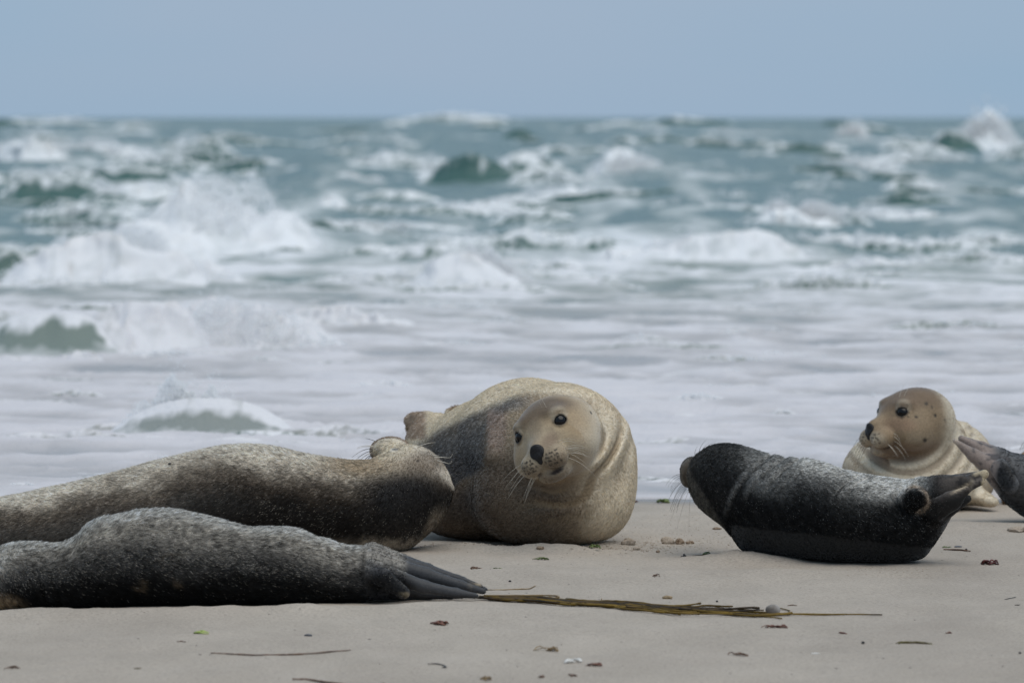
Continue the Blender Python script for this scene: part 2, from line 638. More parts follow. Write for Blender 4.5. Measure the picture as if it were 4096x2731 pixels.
def add_face(root, fr, eyes=(1, 1), mouth=0.0, nose=True):
    """Eyes and nose as parts of their own."""
    for sx, on in zip((-1, 1), eyes):
        if on:
            sphere_obj('eye', fr.wor(EYE * (sx, 1, 1)), EYER * fr.s, M_EYE, root)
    if nose:
        V, F, N = surface_nets(lambda Q: nose_sdf(Q, mouth), (-0.03, 0.14, -0.065), (0.03, 0.215, 0.004), 0.0018)
        np_mesh('nose', fr.wor(V), F, M_NOSE, root)

def build_seal(root, f, lo, hi, h, colour, length, flow, count, pale=None, lift=0.28, rad=0.00055, jit=0.35, seed=1, clump=0.4):
    V, F, N = surface_nets(f, lo, hi, h)
    C = np.clip(colour(V, N), 0.004, 0.85)
    np_mesh('body', V, F, M_SKIN, root, col=C)
    Lf = length(V, N)
    fw = flow(V, N)
    fw = fw - (fw * N).sum(1)[:, None] * N
    fw /= np.linalg.norm(fw, axis=1)[:, None] + 1e-9
    make_fur('fur', root, V, F, N, C, Lf, fw, count, pale=pale(V, N) if pale else None, lift=lift, rad=rad, jit=jit, seed=seed, clump=clump)
    return V, F, N


# ------------------------------------------------------------------ sand
SHORE = gd(499.0)

MOUNDS = [  # picture column, row, half-width m (x), half-depth m (y), height m: sand pushed up or hollowed by the seals
    (470, 549, 0.16, 0.07, 0.010), (545, 552, 0.20, 0.06, 0.012), (610, 545, 0.10, 0.10, 0.008),
    (745, 560, 0.14, 0.10, 0.016), (800, 572, 0.20, 0.10, 0.006), (905, 574, 0.10, 0.06, -0.008),
    (300, 612, 0.50, 0.10, 0.008), (70, 616, 0.30, 0.10, 0.010), (440, 608, 0.15, 0.06, 0.006),
    (690, 520, 0.30, 0.25, 0.010), (600, 575, 0.5, 0.25, 0.006), (980, 528, 0.2, 0.2, 0.008),
]

def sand_z(x, y):
    x = np.atleast_1d(np.asarray(x, float)); y = np.atleast_1d(np.asarray(y, float))
    near = sstep(40, 25, y) * sstep(-5, 4, y)
    z = 0.020 * (n2(x * 1.3, y * 0.8, 2, 3) - 0.5) + 0.012 * (n2(x * 6, y * 4, 2, 4) - 0.5) + 0.0055 * (n2(x * 24, y * 14, 3, 5) - 0.5)
    z = z * near * (1 - 0.7 * sstep(SHORE - 1.5, SHORE, y))
    for px, py, wx, wy, h in MOUNDS:
        c = gp(px, py)
        z = z + h * np.exp(-((x - c[0]) / wx) ** 2 - ((y - c[1]) / wy) ** 2) * (0.9 + 1.4 * n2(x * 22, y * 16, 2, 6))
    z = z - 0.045 * np.clip(y - SHORE, 0, 60) - 0.004 * np.clip(y - SHORE - 60, 0, 500)
    return z

def grid_mesh(xs, ys):
    X, Y = np.meshgrid(xs, ys)
    nx, ny = len(xs), len(ys)
    i = np.arange((ny - 1) * nx).reshape(ny - 1, nx)[:, :-1].ravel()
    F = np.stack([i, i + 1, i + nx + 1, i + nx], 1)
    return X.ravel(), Y.ravel(), F

xs = np.concatenate([-np.geomspace(20000, 2.4, 34), np.arange(-2.3, 2.31, 0.014), np.geomspace(2.4, 20000, 34)])
ys = np.concatenate([np.array([-200, -60, -20, -5, 2, 6, 9]), np.arange(11, 18.8, 0.02), np.geomspace(19, 40, 16), np.geomspace(45, 30000, 24)])
X, Y, F = grid_mesh(xs, ys)
m, N, L, B = new_mat('sand')
tc = N.new('ShaderNodeTexCoord')
def noise_node(N, L, vec, scale, detail=4, rough=0.5, mapping=None):
    n = N.new('ShaderNodeTexNoise')
    n.inputs['Scale'].default_value = scale
    n.inputs['Detail'].default_value = detail
    n.inputs['Roughness'].default_value = rough
    if mapping:
        mp = N.new('ShaderNodeMapping'); mp.inputs['Scale'].default_value = mapping
        L.new(vec, mp.inputs['Vector']); vec = mp.outputs['Vector']
    L.new(vec, n.inputs['Vector'])
    return n.outputs['Fac']
def ramp_node(N, L, fac, stops):
    r = N.new('ShaderNodeValToRGB')
    e = r.color_ramp.elements
    while len(e) < len(stops): e.new(0.5)
    for k, (p, c) in enumerate(stops):
        e[k].position = p; e[k].color = (*c, 1) if len(c) == 3 else c
    L.new(fac, r.inputs['Fac'])
    return r.outputs['Color']
def mixc(N, L, a, b, fac, mode='MIX'):
    x = N.new('ShaderNodeMixRGB'); x.blend_type = mode
    for s, v in ((x.inputs['Fac'], fac), (x.inputs['Color1'], a), (x.inputs['Color2'], b)):
        if hasattr(v, 'links'): L.new(v, s)
        elif isinstance(v, (int, float)): s.default_value = v
        else: s.default_value = (*v, 1)
    return x.outputs['Color']
g1 = noise_node(N, L, tc.outputs['Object'], 130, 4, 0.7)
g2 = noise_node(N, L, tc.outputs['Object'], 5, 4, 0.55, (1, 0.5, 1))
g3 = noise_node(N, L, tc.outputs['Object'], 330, 2, 0.5)
base = ramp_node(N, L, g2, [(0.25, (0.37, 0.322, 0.268)), (0.75, (0.432, 0.377, 0.318))])
grain = ramp_node(N, L, g1, [(0.28, (0.55, 0.54, 0.55)), (0.5, (1, 1, 1)), (0.74, (1.22, 1.2, 1.18))])
dark = ramp_node(N, L, g3, [(0.28, (0.45, 0.42, 0.4)), (0.36, (1, 1, 1))])
g4 = noise_node(N, L, tc.outputs['Object'], 1.4, 5, 0.6, (1, 0.35, 1))
c = mixc(N, L, base, ramp_node(N, L, g4, [(0.3, (0.86, 0.85, 0.85)), (0.65, (1.05, 1.05, 1.05))]), 1.0, 'MULTIPLY')
c = mixc(N, L, c, grain, 0.75, 'MULTIPLY')
c = mixc(N, L, c, dark, 0.8, 'MULTIPLY')
at = N.new('ShaderNodeAttribute'); at.attribute_name = 'wet'
c = mixc(N, L, c, mixc(N, L, c, (0.62, 0.62, 0.64), 1.0, 'MULTIPLY'), at.outputs['Fac'])
L.new(c, B.inputs['Base Color'])
mr = N.new('ShaderNodeMapRange')
mr.inputs['To Min'].default_value = 0.85; mr.inputs['To Max'].default_value = 0.25
L.new(at.outputs['Fac'], mr.inputs['Value'])
L.new(mr.outputs['Result'], B.inputs['Roughness'])
B.inputs['Specular IOR Level'].default_value = 0.25
bp = N.new('ShaderNodeBump'); bp.inputs['Strength'].default_value = 0.55; bp.inputs['Distance'].default_value = 0.004
L.new(g1, bp.inputs['Height']); L.new(bp.outputs['Normal'], B.inputs['Normal'])
M_SAND = m
wet = sstep(SHORE - 0.35, SHORE + 0.05, Y + 0.5 * (n2(X * 0.9, Y * 0.9, 2, 9) - 0.5))
o = np_mesh('beach_sand', np.stack([X, Y, sand_z(X, Y)], 1), F, M_SAND, attrs={'wet': wet})
tag(o, 'smooth pale grey sand of the beach', kind='structure')

# ------------------------------------------------------------------ sea
def sea_fields(X, D):
    g = np.maximum(1.0, D / 45.0)
    wx = X + 1.6 * (n2(X / 5 + 3, D / 5, 2, 22) - 0.5)
    wd = D + 1.4 * g * (n2(X / 4, D / 6 + 5, 2, 23) - 0.5) + 0.25 * X * sstep(60, 30, D)
    n = n2(wx / (1.5 * g ** 0.7), wd / (0.9 * g), 3, 21)
    r = 1 - np.abs(2 * n2(wx / (3.2 * g ** 0.7) + 9, wd / (1.9 * g), 2, 25) - 1)
    r2 = 1 - np.abs(2 * n2(wx / (0.55 * g) + 4, wd / (0.42 * g), 3, 26) - 1)
    A = 0.006 + 0.012 * sstep(20, 30, D) + 0.10 * sstep(32, 60, D) + 0.14 * sstep(60, 110, D) + 0.12 * sstep(160, 900, D)
    Z = 0.006 + A * (0.5 * (n - 0.5) + 1.7 * (r ** 3 - 0.3) + 0.5 * (r2 ** 2 - 0.45))
    Z = Z + (0.034 * (r2 ** 3 - 0.2) * (0.3 + 1.4 * n)) * sstep(SHORE + 0.2, SHORE + 1.5, D) * sstep(60, 35, D)
    cov = 0.50 - 0.04 * sstep(28, 42, D) - 0.16 * sstep(42, 60, D) - 0.10 * sstep(60, 110, D) - 0.06 * sstep(120, 400, D)
    fo = n2(wx / (0.45 * g ** 0.6), wd / (0.5 * g), 5, 31)
    big = n2(X / (3.5 * g ** 0.6), D / (2.2 * g), 2, 33)
    foam = 0.5 + 3.2 * (fo - 0.5 + cov - 0.5) + 1.1 * (big - 0.5) + 0.9 * (r2 ** 3 - 0.35) * sstep(60, 40, D) + 0.7 * sstep(35, 60, D) * (r ** 3 - 0.45)
    edge = SHORE + 0.5 * (n2(X * 0.55, X * 0, 3, 51) - 0.5) + 0.06 * (n2(X * 4, X * 0, 2, 52) - 0.5)
    e = D - edge
    foam = np.maximum(foam, np.exp(-((e - 0.06) / 0.06) ** 2) * 0.8)
    Z = np.where(e < 0.35, Z * np.clip(e / 0.35, 0, 1) + 0.006 * np.clip(e / 0.05, 0, 1), Z)
    Z = np.where(e < 0, -0.05 + e * 0.1, Z)
    return Z, np.clip(foam, -0.8, 1.5)

rows = np.arange(503, 117.30, -0.6)
dd = CAMH * FPX / (rows - HY)
cols = np.concatenate([np.arange(-1900, -240, 30), np.arange(-240, 1266, 3.6), np.arange(1270, 2930, 30)])
PX, D = np.meshgrid(cols, dd)
nx, ny = len(cols), len(dd)
X = ((PX - 512) * D / FPX).ravel(); D = D.ravel()
i = np.arange((ny - 1) * nx).reshape(ny - 1, nx)[:, :-1].ravel()
SEA_F = [np.stack([i, i + 1, i + nx + 1, i + nx], 1)]
Z, FOAM = sea_fields(X, D)
SEA_V = [np.stack([X, D, Z], 1)]; SEA_A = [FOAM]; SEA_N = [len(X)]; SEA_S = [np.ones(len(X))]

# wave crests: curved sheets that rise out of the sheet of the sea, with a concave face, a lip and a long back
# column and row of the foot, half-width and height in picture units at that distance, kind
CREST = [
    (482, 190, 66, 38, 't'), (430, 186, 36, 18, 'm'), (520, 182, 40, 26, 'm'), (545, 191, 52, 21, 't'), (640, 207, 78, 19, 't'), (567, 203, 16, 24, 'w'), (628, 188, 42, 46, 'w'),
    (200, 262, 95, 84, 'w'), (255, 262, 70, 66, 'w'), (150, 270, 70, 48, 'w'), (285, 264, 38, 18, 't'), (100, 292, 115, 50, 'w'), (8, 286, 48, 32, 't'), (190, 288, 60, 26, 'w'),
    (40, 361, 84, 48, 's'), (100, 359, 36, 44, 'w'), (135, 358, 75, 58, 'w'), (230, 353, 120, 48, 'w'), (340, 332, 90, 24, 'w'), (150, 350, 20, 20, 't'),
    (465, 292, 66, 40, 'w'), (430, 268, 60, 22, 'm'), (385, 262, 60, 16, 'm'), (198, 441, 100, 40, 's'), (200, 434, 56, 42, 'w'), (150, 445, 40, 9, 'w'), (235, 446, 45, 8, 'w'), (20, 366, 50, 10, 'w'), (75, 364, 30, 12, 'w'), (255, 432, 60, 16, 'm'), (120, 436, 50, 14, 'm'), (60, 446, 90, 14, 'm'), (325, 441, 110, 13, 'm'), (260, 444, 60, 12, 't'),
    (720, 272, 108, 42, 'w'), (650, 268, 60, 26, 'w'), (940, 256, 130, 16, 't'), (1010, 252, 70, 16, 't'), (790, 238, 70, 26, 'w'), (840, 236, 50, 20, 'm'),
    (28, 176, 50, 34, 'w'), (48, 203, 66, 26, 't'), (110, 205, 40, 14, 'm'), (956, 157, 36, 26, 't'), (996, 152, 30, 46, 'w'), (855, 141, 20, 14, 'w'),
    (760, 165, 50, 15, 't'), (835, 166, 46, 12, 't'), (900, 190, 65, 18, 't'), (800, 186, 60, 16, 't'), (985, 205, 70, 16, 't'), (700, 178, 46, 14, 'm'),
    (250, 172, 60, 14, 't'), (345, 165, 55, 15, 't'), (395, 205, 55, 16, 'm'), (330, 216, 26, 20, 'w'), (535, 225, 50, 14, 'm'), (540, 246, 60, 16, 'w'), (590, 255, 40, 14, 'm'),
]
N_MAIN = len(CREST)
crng = np.random.default_rng(2024)
for y0, y1, cnt, w0, w1, h0, h1, kinds in ((123, 150, 70, 20, 70, 4, 10, 'tttmmm'), (150, 212, 95, 35, 120, 8, 18, 'tttmmmw'), (212, 300, 85, 40, 130, 8, 18, 'tmmmmww'),
                                           (300, 362, 50, 25, 110, 3, 9, 'mmmw'), (362, 490, 170, 14, 80, 2.5, 7.5, 'mmmw')):
    for k in range(cnt):
        yy = crng.uniform(y0, y1)
        CREST.append((crng.uniform(-300, 1320), yy, crng.uniform(w0, w1), crng.uniform(h0, h1), kinds[crng.integers(len(kinds))]))
NV = 15
vv = np.linspace(0, 1, NV)
for ci, (px, py, pw, ph, kind) in enumerate(CREST):
    d0 = gd(py); sc = d0 / FPX
    W, H = pw * sc, ph * sc
    ns = int(np.clip(pw * 0.75, 14, 80))
    S, Vv = np.meshgrid(np.linspace(-1, 1, ns), vv)
    S = S.ravel(); v = Vv.ravel()
    env = np.clip(1 - np.abs(S) ** (2.6 if kind == 't' else 2.2), 0, 1) ** (1.4 if kind == 't' else 1.0)
    hn = n2(S * pw / (24.0 if ph < 38 else 45.0) + ci * 3.1, S * 0 + ci, 3 if ph < 38 else 2, 61)
    h = H * env * ((0.72 + 0.5 * hn) if (kind == 't' and ci < N_MAIN) else (0.45 + 1.0 * hn))
    if ci == 0:
        h = H * np.clip(1 - np.abs(S + 0.15) ** 1.5, 0, 1) * (0.85 + 0.3 * hn)
    if kind == 's':
        h = H * env * (0.8 + 0.3 * n2(S * 1.6 + ci, S * 0 + ci, 1, 61))
    lip = {'t': 0.35, 's': 0.25, 'w': 0.15, 'm': 0.1}[kind]
    a = np.clip(v / 0.5, 0, 1); b = np.clip((v - 0.5) / 0.5, 0, 1)
    tf, tb = max((2.2 if (py > 300 and kind in 'ts') else 1.3) * H, 0.05), max(3.2 * H, 0.1)
    front = v <= 0.5
    z = np.where(front, h * a ** 1.45, h * (1 - b) ** 1.25)
    y = np.where(front, -tf * (1 - a) - lip * h * a ** 4, tb * b - lip * h * (1 - b) ** 4)
    x = (px - 512) * sc + S * W
    y = d0 + tf + y + 0.5 * W * (n2(S * 1.4 + ci, S * 0 + 3, 2, 62) - 0.5)
    P = np.stack([x, y, z], 1)
    amp = {'t': 0.05, 's': 0.03, 'w': 0.34 if ph < 38 else 0.2, 'm': 0.18}[kind] * H * np.clip(h / (H * 0.5 + 1e-6), 0, 1)
    q = P / max(0.30 * H, 0.02)
    for k in range(3):
        P[:, k] += amp * (fbm(q + 11.3 * k, 3, 63 + k) - 0.5) * 2 * (0.6 if k == 2 else 1)
    if kind == 't':
        P[:, 1] -= 0.12 * H * (n2(S * pw / 7.0 + ci, v * 3, 3, 68) - 0.5) * np.clip(h / H, 0, 1)
    P[:, 2] += np.where((v < 0.02) | (v > 0.98), -0.04, 0.004)
    fn = fbm(P / max(0.22 * H, 0.015) + ci, 3, 67)
    cap = sstep(0.34, 0.50, v + 0.30 * (n2(S * pw / 14.0, S * 0 + ci * 2.0, 3, 66) - 0.5))
    foot = sstep(0.34, 0.03, v + 0.3 * (fn - 0.5)) if (py > 300 and kind in 'ts') else sstep(0.16, 0.02, v + 0.12 * (fn - 0.5))
    if kind == 's':
        ends = sstep(0.5, 0.95, np.abs(S) + 0.6 * (fn - 0.5))
        f = -0.45 + 1.9 * sstep(0.32, 0.46, v + 0.34 * (n2(S * pw / 22.0 + 5, v * 2.0 + ci, 4, 66) - 0.5)) * (0.5 + fn) + 1.2 * foot + 0.5 * (fn - 0.6) + 1.2 * ends + 0.9 * sstep(0.60, 0.75, fbm(P / (0.8 * H) + ci, 3, 70))
    elif kind == 't':
        drip = fbm(np.stack([S * pw / 6.0 + ci, v * 2.2, S * 0], -1), 3, 69)
        ends = sstep(0.55, 1.0, np.abs(S) + 0.5 * (fn - 0.5))
        f = -0.55 + 1.5 * cap * (0.4 + 1.2 * fn) * (0.45 if ci == 0 else 1.0 if ci < N_MAIN else float(crng.random() < 0.8)) + 1.3 * foot + 1.0 * (fn - 0.6) + 3.2 * np.clip(drip - 0.56, 0, 1) + 1.3 * ends
    elif kind == 'w':
        f = 1.15 + 1.3 * (fn - 0.5) + 0.3 * cap
    else:
        f = 0.25 + 3.0 * (fn - 0.5) + 0.9 * cap
    j = np.arange((NV - 1) * ns).reshape(NV - 1, ns)[:, :-1].ravel() + sum(SEA_N)
    SEA_F.append(np.stack([j, j + 1, j + ns + 1, j + ns], 1))
    SEA_V.append(P); SEA_A.append(np.clip(f, -0.9, 1.5)); SEA_N.append(len(P))
    SEA_S.append(np.full(len(P), 0.5 if kind == 't' else (0.62 if py > 400 else 0.58) if kind == 's' else 0.7))
SEA_V = np.vstack(SEA_V); SEA_F = np.vstack(SEA_F); SEA_A = np.concatenate(SEA_A)

m, N, L, B = new_mat('sea_water')
tc = N.new('ShaderNodeTexCoord')
at = N.new('ShaderNodeAttribute'); at.attribute_name = 'foam'
sh = N.new('ShaderNodeAttribute'); sh.attribute_name = 'shallow'
s1 = noise_node(N, L, tc.outputs['Object'], 1.6, 5, 0.6, (1.0, 1.3, 1.0))
s2 = noise_node(N, L, tc.outputs['Object'], 6.0, 6, 0.7, (1.0, 0.7, 1.0))
ma = N.new('ShaderNodeMath'); ma.operation = 'MULTIPLY_ADD'
L.new(s1, ma.inputs[0]); ma.inputs[1].default_value = 0.9; ma.inputs[2].default_value = -0.45
mb = N.new('ShaderNodeMath'); mb.operation = 'ADD'
L.new(at.outputs['Fac'], mb.inputs[0]); L.new(ma.outputs[0], mb.inputs[1])
mc = N.new('ShaderNodeMath'); mc.operation = 'MULTIPLY_ADD'
L.new(s2, mc.inputs[0]); mc.inputs[1].default_value = 0.75; L.new(mb.outputs[0], mc.inputs[2])
mk = N.new('ShaderNodeMath'); mk.operation = 'MULTIPLY'; mk.inputs[1].default_value = 0.62
L.new(mc.outputs[0], mk.inputs[0])
ff = ramp_node(N, L, mk.outputs[0], [(0.18, (0, 0, 0)), (0.5, (0.42, 0.42, 0.42)), (1.0, (1, 1, 1))])
wcol = ramp_node(N, L, sh.outputs['Fac'], [(0.0, (0.060, 0.128, 0.120)), (0.45, (0.15, 0.195, 0.165)), (0.8, (0.35, 0.34, 0.335)), (1.0, (0.375, 0.362, 0.365))])
fcol = mixc(N, L, (0.80, 0.82, 0.84), (0.60, 0.58, 0.60), sh.outputs['Fac'])
c = mixc(N, L, wcol, fcol, ff)
L.new(c, B.inputs['Base Color'])
rr = ramp_node(N, L, ff, [(0.0, (0.26, 0.26, 0.26)), (0.6, (0.8, 0.8, 0.8))])
L.new(rr, B.inputs['Roughness'])
B.inputs['IOR'].default_value = 1.33
B.inputs['Specular IOR Level'].default_value = 0.3
bp = N.new('ShaderNodeBump'); bp.inputs['Strength'].default_value = 0.5; bp.inputs['Distance'].default_value = 0.05
L.new(s2, bp.inputs['Height']); L.new(bp.outputs['Normal'], B.inputs['Normal'])
M_SEA = m
shal = sstep(60, 19, SEA_V[:, 1]) * np.concatenate(SEA_S)
o = np_mesh('sea', SEA_V, SEA_F, M_SEA, attrs={'foam': SEA_A, 'shallow': shal})
tag(o, 'choppy green grey sea with rows of breaking waves and foam', kind='structure')

m, N, L, B = new_mat('spray')
N.remove(B)
tc = N.new('ShaderNodeTexCoord')
sn = noise_node(N, L, tc.outputs['Object'], 4.0, 2)
sc_ = ramp_node(N, L, sn, [(0.3, (0.95, 0.96, 0.97)), (0.7, (0.98, 0.98, 0.98))])
df = N.new('ShaderNodeBsdfDiffuse'); tl = N.new('ShaderNodeBsdfTranslucent'); tp = N.new('ShaderNodeBsdfTransparent')
L.new(sc_, df.inputs['Color']); L.new(sc_, tl.inputs['Color'])
m1 = N.new('ShaderNodeMixShader'); m1.inputs['Fac'].default_value = 0.5
L.new(df.outputs[0], m1.inputs[1]); L.new(tl.outputs[0], m1.inputs[2])
m2 = N.new('ShaderNodeMixShader'); m2.inputs['Fac'].default_value = 0.4
L.new(m1.outputs[0], m2.inputs[1]); L.new(tp.outputs[0], m2.inputs[2])
L.new(m2.outputs[0], N['Material Output'].inputs['Surface'])
M_SPRAY = m
OCT_V = np.array([(1, 0, 0), (-1, 0, 0), (0, 1, 0), (0, -1, 0), (0, 0, 1), (0, 0, -1)], float)
OCT_F = np.array([(0, 2, 4), (2, 1, 4), (1, 3, 4), (3, 0, 4), (2, 0, 5), (1, 2, 5), (3, 1, 5), (0, 3, 5)])

def spray(label, px, pw, py, height, depth, count, seed, skew=0.0, size=1.0, lift=0.0):
    """A cloud of flung droplets and foam clots standing on a breaking wave."""
    rng = np.random.default_rng(seed)
    dc = gd(py); sc = dc / FPX
    u = rng.normal(0, 0.46, count); u = u[np.abs(u) < 1.15]
    n = len(u)
    x = (px - 512 + u * pw) * sc
    env = np.exp(-np.abs(u) ** 2.4 * 1.1)
    lump = n2(x / (pw * sc * 0.22), x * 0 + seed, 3, seed)
    top = height * env * (0.35 + 1.05 * lump)
    v = rng.random(n) ** 0.55
    stray = rng.random(n) < 0.10
    z = lift + top * np.where(stray, v * 1.45, v)
    x = x + skew * z + rng.normal(0, 0.02 * height, n)
    y = dc + 0.42 * height + depth * 0.5 * rng.random(n) + 0.35 * z
    r = size * sc * (0.7 + 2.2 * rng.random(n) ** 2) * np.where(stray, 0.55, 1.15 - 0.45 * v)
    C = np.stack([x, y, z], 1)
    rot = rng.random((n, 1, 3)) * 0.5 + 0.75
    V = C[:, None, :] + OCT_V[None] * r[:, None, None] * rot
    Fv = (np.arange(n) * 6)[:, None, None] + OCT_F[None]
    o = np_mesh('wave_spray', V.reshape(-1, 3), Fv.reshape(-1, 3), M_SPRAY)
    return tag(o, label, 'wave spray', 'bursts of white spray over the breakers', 'stuff')

spray('largest white burst of spray, left of centre in the surf', 210, 108, 262, 0.80, 1.0, 3500, 61)
spray('white burst of spray right beside the dark green wave', 628, 46, 188, 0.76, 1.2, 2000, 62)
spray('tall far spray rising above the horizon at right', 990, 38, 152, 1.5, 1.5, 2200, 63, skew=-0.1)
spray('small splash crowning the little wave just above the left seal', 190, 66, 437, 0.215, 0.15, 7000, 64, size=0.75, lift=0.0)
spray('low foam spray along the left breaker in front of the big burst', 110, 115, 290, 0.42, 0.5, 5000, 65)
spray('foam spray trailing right of the curling green wave at lower left', 190, 150, 354, 0.26, 0.5, 3000, 66)
spray('white foam spray in the middle, right above the big facing seal', 475, 60, 290, 0.30, 0.5, 4500, 67)
spray('white foam spray on the long breaker right of centre', 720, 110, 270, 0.30, 0.5, 4500, 68)
spray('far white spray at the left edge of the picture', 24, 48, 175, 0.85, 1.3, 3000, 69)
spray('faint spray behind the long breaker right of centre', 795, 62, 237, 0.40, 0.5, 4000, 70)
spray('small far whitecap spray between the two right-hand bursts', 853, 20, 141, 0.8, 1.5, 2200, 71)
def crest_spray():
    rng = np.random.default_rng(404)
    Cs, Rs = [], []
    for ci, (px, py, pw, ph, kind) in enumerate(CREST[N_MAIN:]):
        if kind == 't' or ph < 6: continue
        d0 = gd(py); sc = d0 / FPX
        n = int(pw * ph * (0.55 if kind == 'w' else 0.25))
        u = np.clip(rng.normal(0, 0.45, n), -1, 1)
        lump = n2(u * pw / 12.0 + ci, u * 0 + ci, 2, 71)
        z = ph * sc * (1 - u * u) * (0.3 + rng.random(n) ** 0.8 * (0.3 + 1.1 * lump))
        Cs.append(np.stack([(px - 512) * sc + u * pw * sc, d0 + 1.3 * ph * sc + rng.normal(0, 0.4, n) * ph * sc, z], 1))
        Rs.append(sc * (0.6 + 1.6 * rng.random(n) ** 2))
    C = np.vstack(Cs); R = np.concatenate(Rs); n = len(R)
    V = C[:, None, :] + OCT_V[None] * R[:, None, None]
    Fv = (np.arange(n) * 6)[:, None, None] + OCT_F[None]
    o = np_mesh('crest_spray', V.reshape(-1, 3), Fv.reshape(-1, 3), M_SPRAY)
    tag(o, 'fine white spray torn off the many lesser wave crests', 'wave spray', None, 'stuff')
crest_spray()

# ------------------------------------------------------------------ seals
CREAM, TAN, BROWN = np.array((0.70, 0.61, 0.47)), np.array((0.43, 0.31, 0.18)), np.array((0.13, 0.09, 0.058))
CHAR, BLACK, GREY = np.array((0.042, 0.041, 0.043)), np.array((0.010, 0.010, 0.011)), np.array((0.16, 0.155, 0.15))
SANDY = np.array((0.30, 0.245, 0.19))
def const(c, n): return np.tile(np.asarray(c, float), (n, 1))
def blob(px, py, cx, cy, rx, ry, soft=0.35):
    r = np.sqrt(((px - cx) / rx) ** 2 + ((py - cy) / ry) ** 2)
    return sstep(1 + soft, 1 - soft, r)

def face_paint(C, q, dots=True, mouth=0.0):
    """Coat marks of the head in head coordinates: dark eye rims, whisker dots, nose tint, mouth."""
    inside = (np.linalg.norm(q, axis=1) < 0.26)
    for sx in (-1, 1):
        e = EYE * (sx, 1, 1)
        r = np.linalg.norm(q - e, axis=1)
        C = mix3(C, (0.015, 0.013, 0.012), sstep(0.0275, 0.0225, r))
        C = mix3(C, CREAM * 0.7, 0.35 * np.exp(-((np.linalg.norm(q - e - np.array((sx * 0.004, 0, 0.018)), axis=1) - 0.02) / 0.007) ** 2) * (q[:, 2] > 0.03))
        # front corner streak of the eye
        C = mix3(C, (0.03, 0.025, 0.022), 0.8 * np.exp(-(np.linalg.norm((q - (e + np.array((-sx * 0.018, 0.012, -0.008)))) / (0.008, 0.02, 0.005), axis=1)) ** 2))
        if dots:
            for i in range(5):
                for j in range(4):
                    jx, jz = ((i * 7 + j * 13) % 5 - 2) * 0.0009, ((i * 11 + j * 5) % 5 - 2) * 0.0011
                    p = np.array((sx * (0.016 + 0.0085 * i + 0.004 * (j % 2) + jx), 0.0, -0.043 - 0.0100 * j + 0.0016 * abs(i - 3) + jz))
                    d2 = (q[:, 0] - p[0]) ** 2 + (q[:, 2] - p[2]) ** 2
                    C = mix3(C, (0.02, 0.016, 0.013), 0.95 * sstep(0.0036, 0.0020, np.sqrt(d2)) * (q[:, 1] > 0.11))
        C = mix3(C, (0.02, 0.018, 0.016), sstep(0.008, 0.005, np.linalg.norm(q - np.array((sx * 0.112, -0.005, 0.012)), axis=1)))
    ml = [(-0.062, 0.106, -0.083), (-0.054, 0.122, -0.085), (-0.030, 0.160, -0.088), (0, 0.174, -0.084),
          (0.030, 0.160, -0.088), (0.054, 0.122, -0.085), (0.062, 0.106, -0.083)]
    C = mix3(C, (0.03, 0.018, 0.014), sstep(0.0075, 0.004, chain(q, ml, [0.0] * 7)))
    if mouth:
        C = mix3(C, (0.022, 0.012, 0.009), sstep(0.003, 0.0005, chain(q, OPEN_MOUTH, [0.002, 0.0065, 0.0075, 0.003])))
    return C

def pad_whiskers(root, fr, n, mat, lens=(0.05, 0.10), sides=(-1, 1), droop=(0, 0, -0.45), seed=3, mouth=0.0, rad=0.0008):
    rng = np.random.default_rng(seed)
    for sx in sides:
        for i in range(n):
            q = np.array((sx * (0.030 + 0.034 * rng.random()), 0.150 - 0.03 * rng.random(), -0.04 - 0.03 * rng.random()))
            for _ in range(12):     # slide to the skin
                f0 = head_base(q[None], mouth)[0]
                g = np.array([head_base((q + e)[None], mouth)[0] - f0 for e in np.eye(3) * 1e-4]) / 1e-4
                q = q - g * f0 * 0.9
            g /= np.linalg.norm(g)
            d = g + np.array((sx * 0.7, -0.25 + 0.3 * rng.random(), -0.5 + 0.5 * rng.random()))
            whisker(root, fr.wor(q - g * 0.001), d @ fr.R.T, rng.uniform(*lens) * fr.s, np.array(droop) * rng.uniform(0.5, 1.2), mat, rad=rad)

def ground_clip(f, P, z=-0.006, k=0.03):
    return smax(f, z - P[:, 2], k)

# ---- the dark seal lying nearest, head at the left edge, hind flippers to the right
root = empty('seal', (*gp(230, 604)[:2], 0))
tag(root, 'dark grey sand-dusted seal lying nearest, hind flippers trailing onto the kelp strands', 'seal', 'seals hauled out on the sand')
top = [(-30, 600), (-22, 580), (0, 569), (7.6, 557.7), (16.6, 551.3), (33, 545), (48.5, 544.3), (60, 544.3), (71.4, 539.8), (79, 534.7), (86.7, 525.8),
       (99.5, 518.8), (114.8, 516.2), (137.8, 510.7), (159.4, 509.8), (178.6, 511), (204, 516.2), (229.6, 523.2), (250, 528.6), (269, 527.7),
       (288, 528), (301, 530.9), (313.8, 537.2), (326.5, 539.8), (341.8, 545.5), (358.4, 546.8), (377.5, 552), (400, 561), (418, 574), (436, 590)]
bot = [(-30, 602), (-22, 611), (0, 613), (76.5, 611), (127.6, 609), (250, 606), (326.5, 605), (377.5, 604), (412, 603.5), (436, 600)]
dep = [(-30, 13.98), (80, 13.99), (160, 14.03), (260, 14.06), (380, 14.14), (436, 14.18)]
hal = [(-30, 0.03), (-10, 0.09), (30, 0.115), (90, 0.14), (160, 0.17), (240, 0.16), (320, 0.13), (380, 0.085), (436, 0.04)]
PC = Profile(top, bot, dep, hal, sm=3.5)
hC = Frame(U(12, 583, 14.0), (-0.85, 0.25, -0.42), (0.1, 0.25, 0.95), 0.92)
def fl(px, py, d): return U(px, py, d)
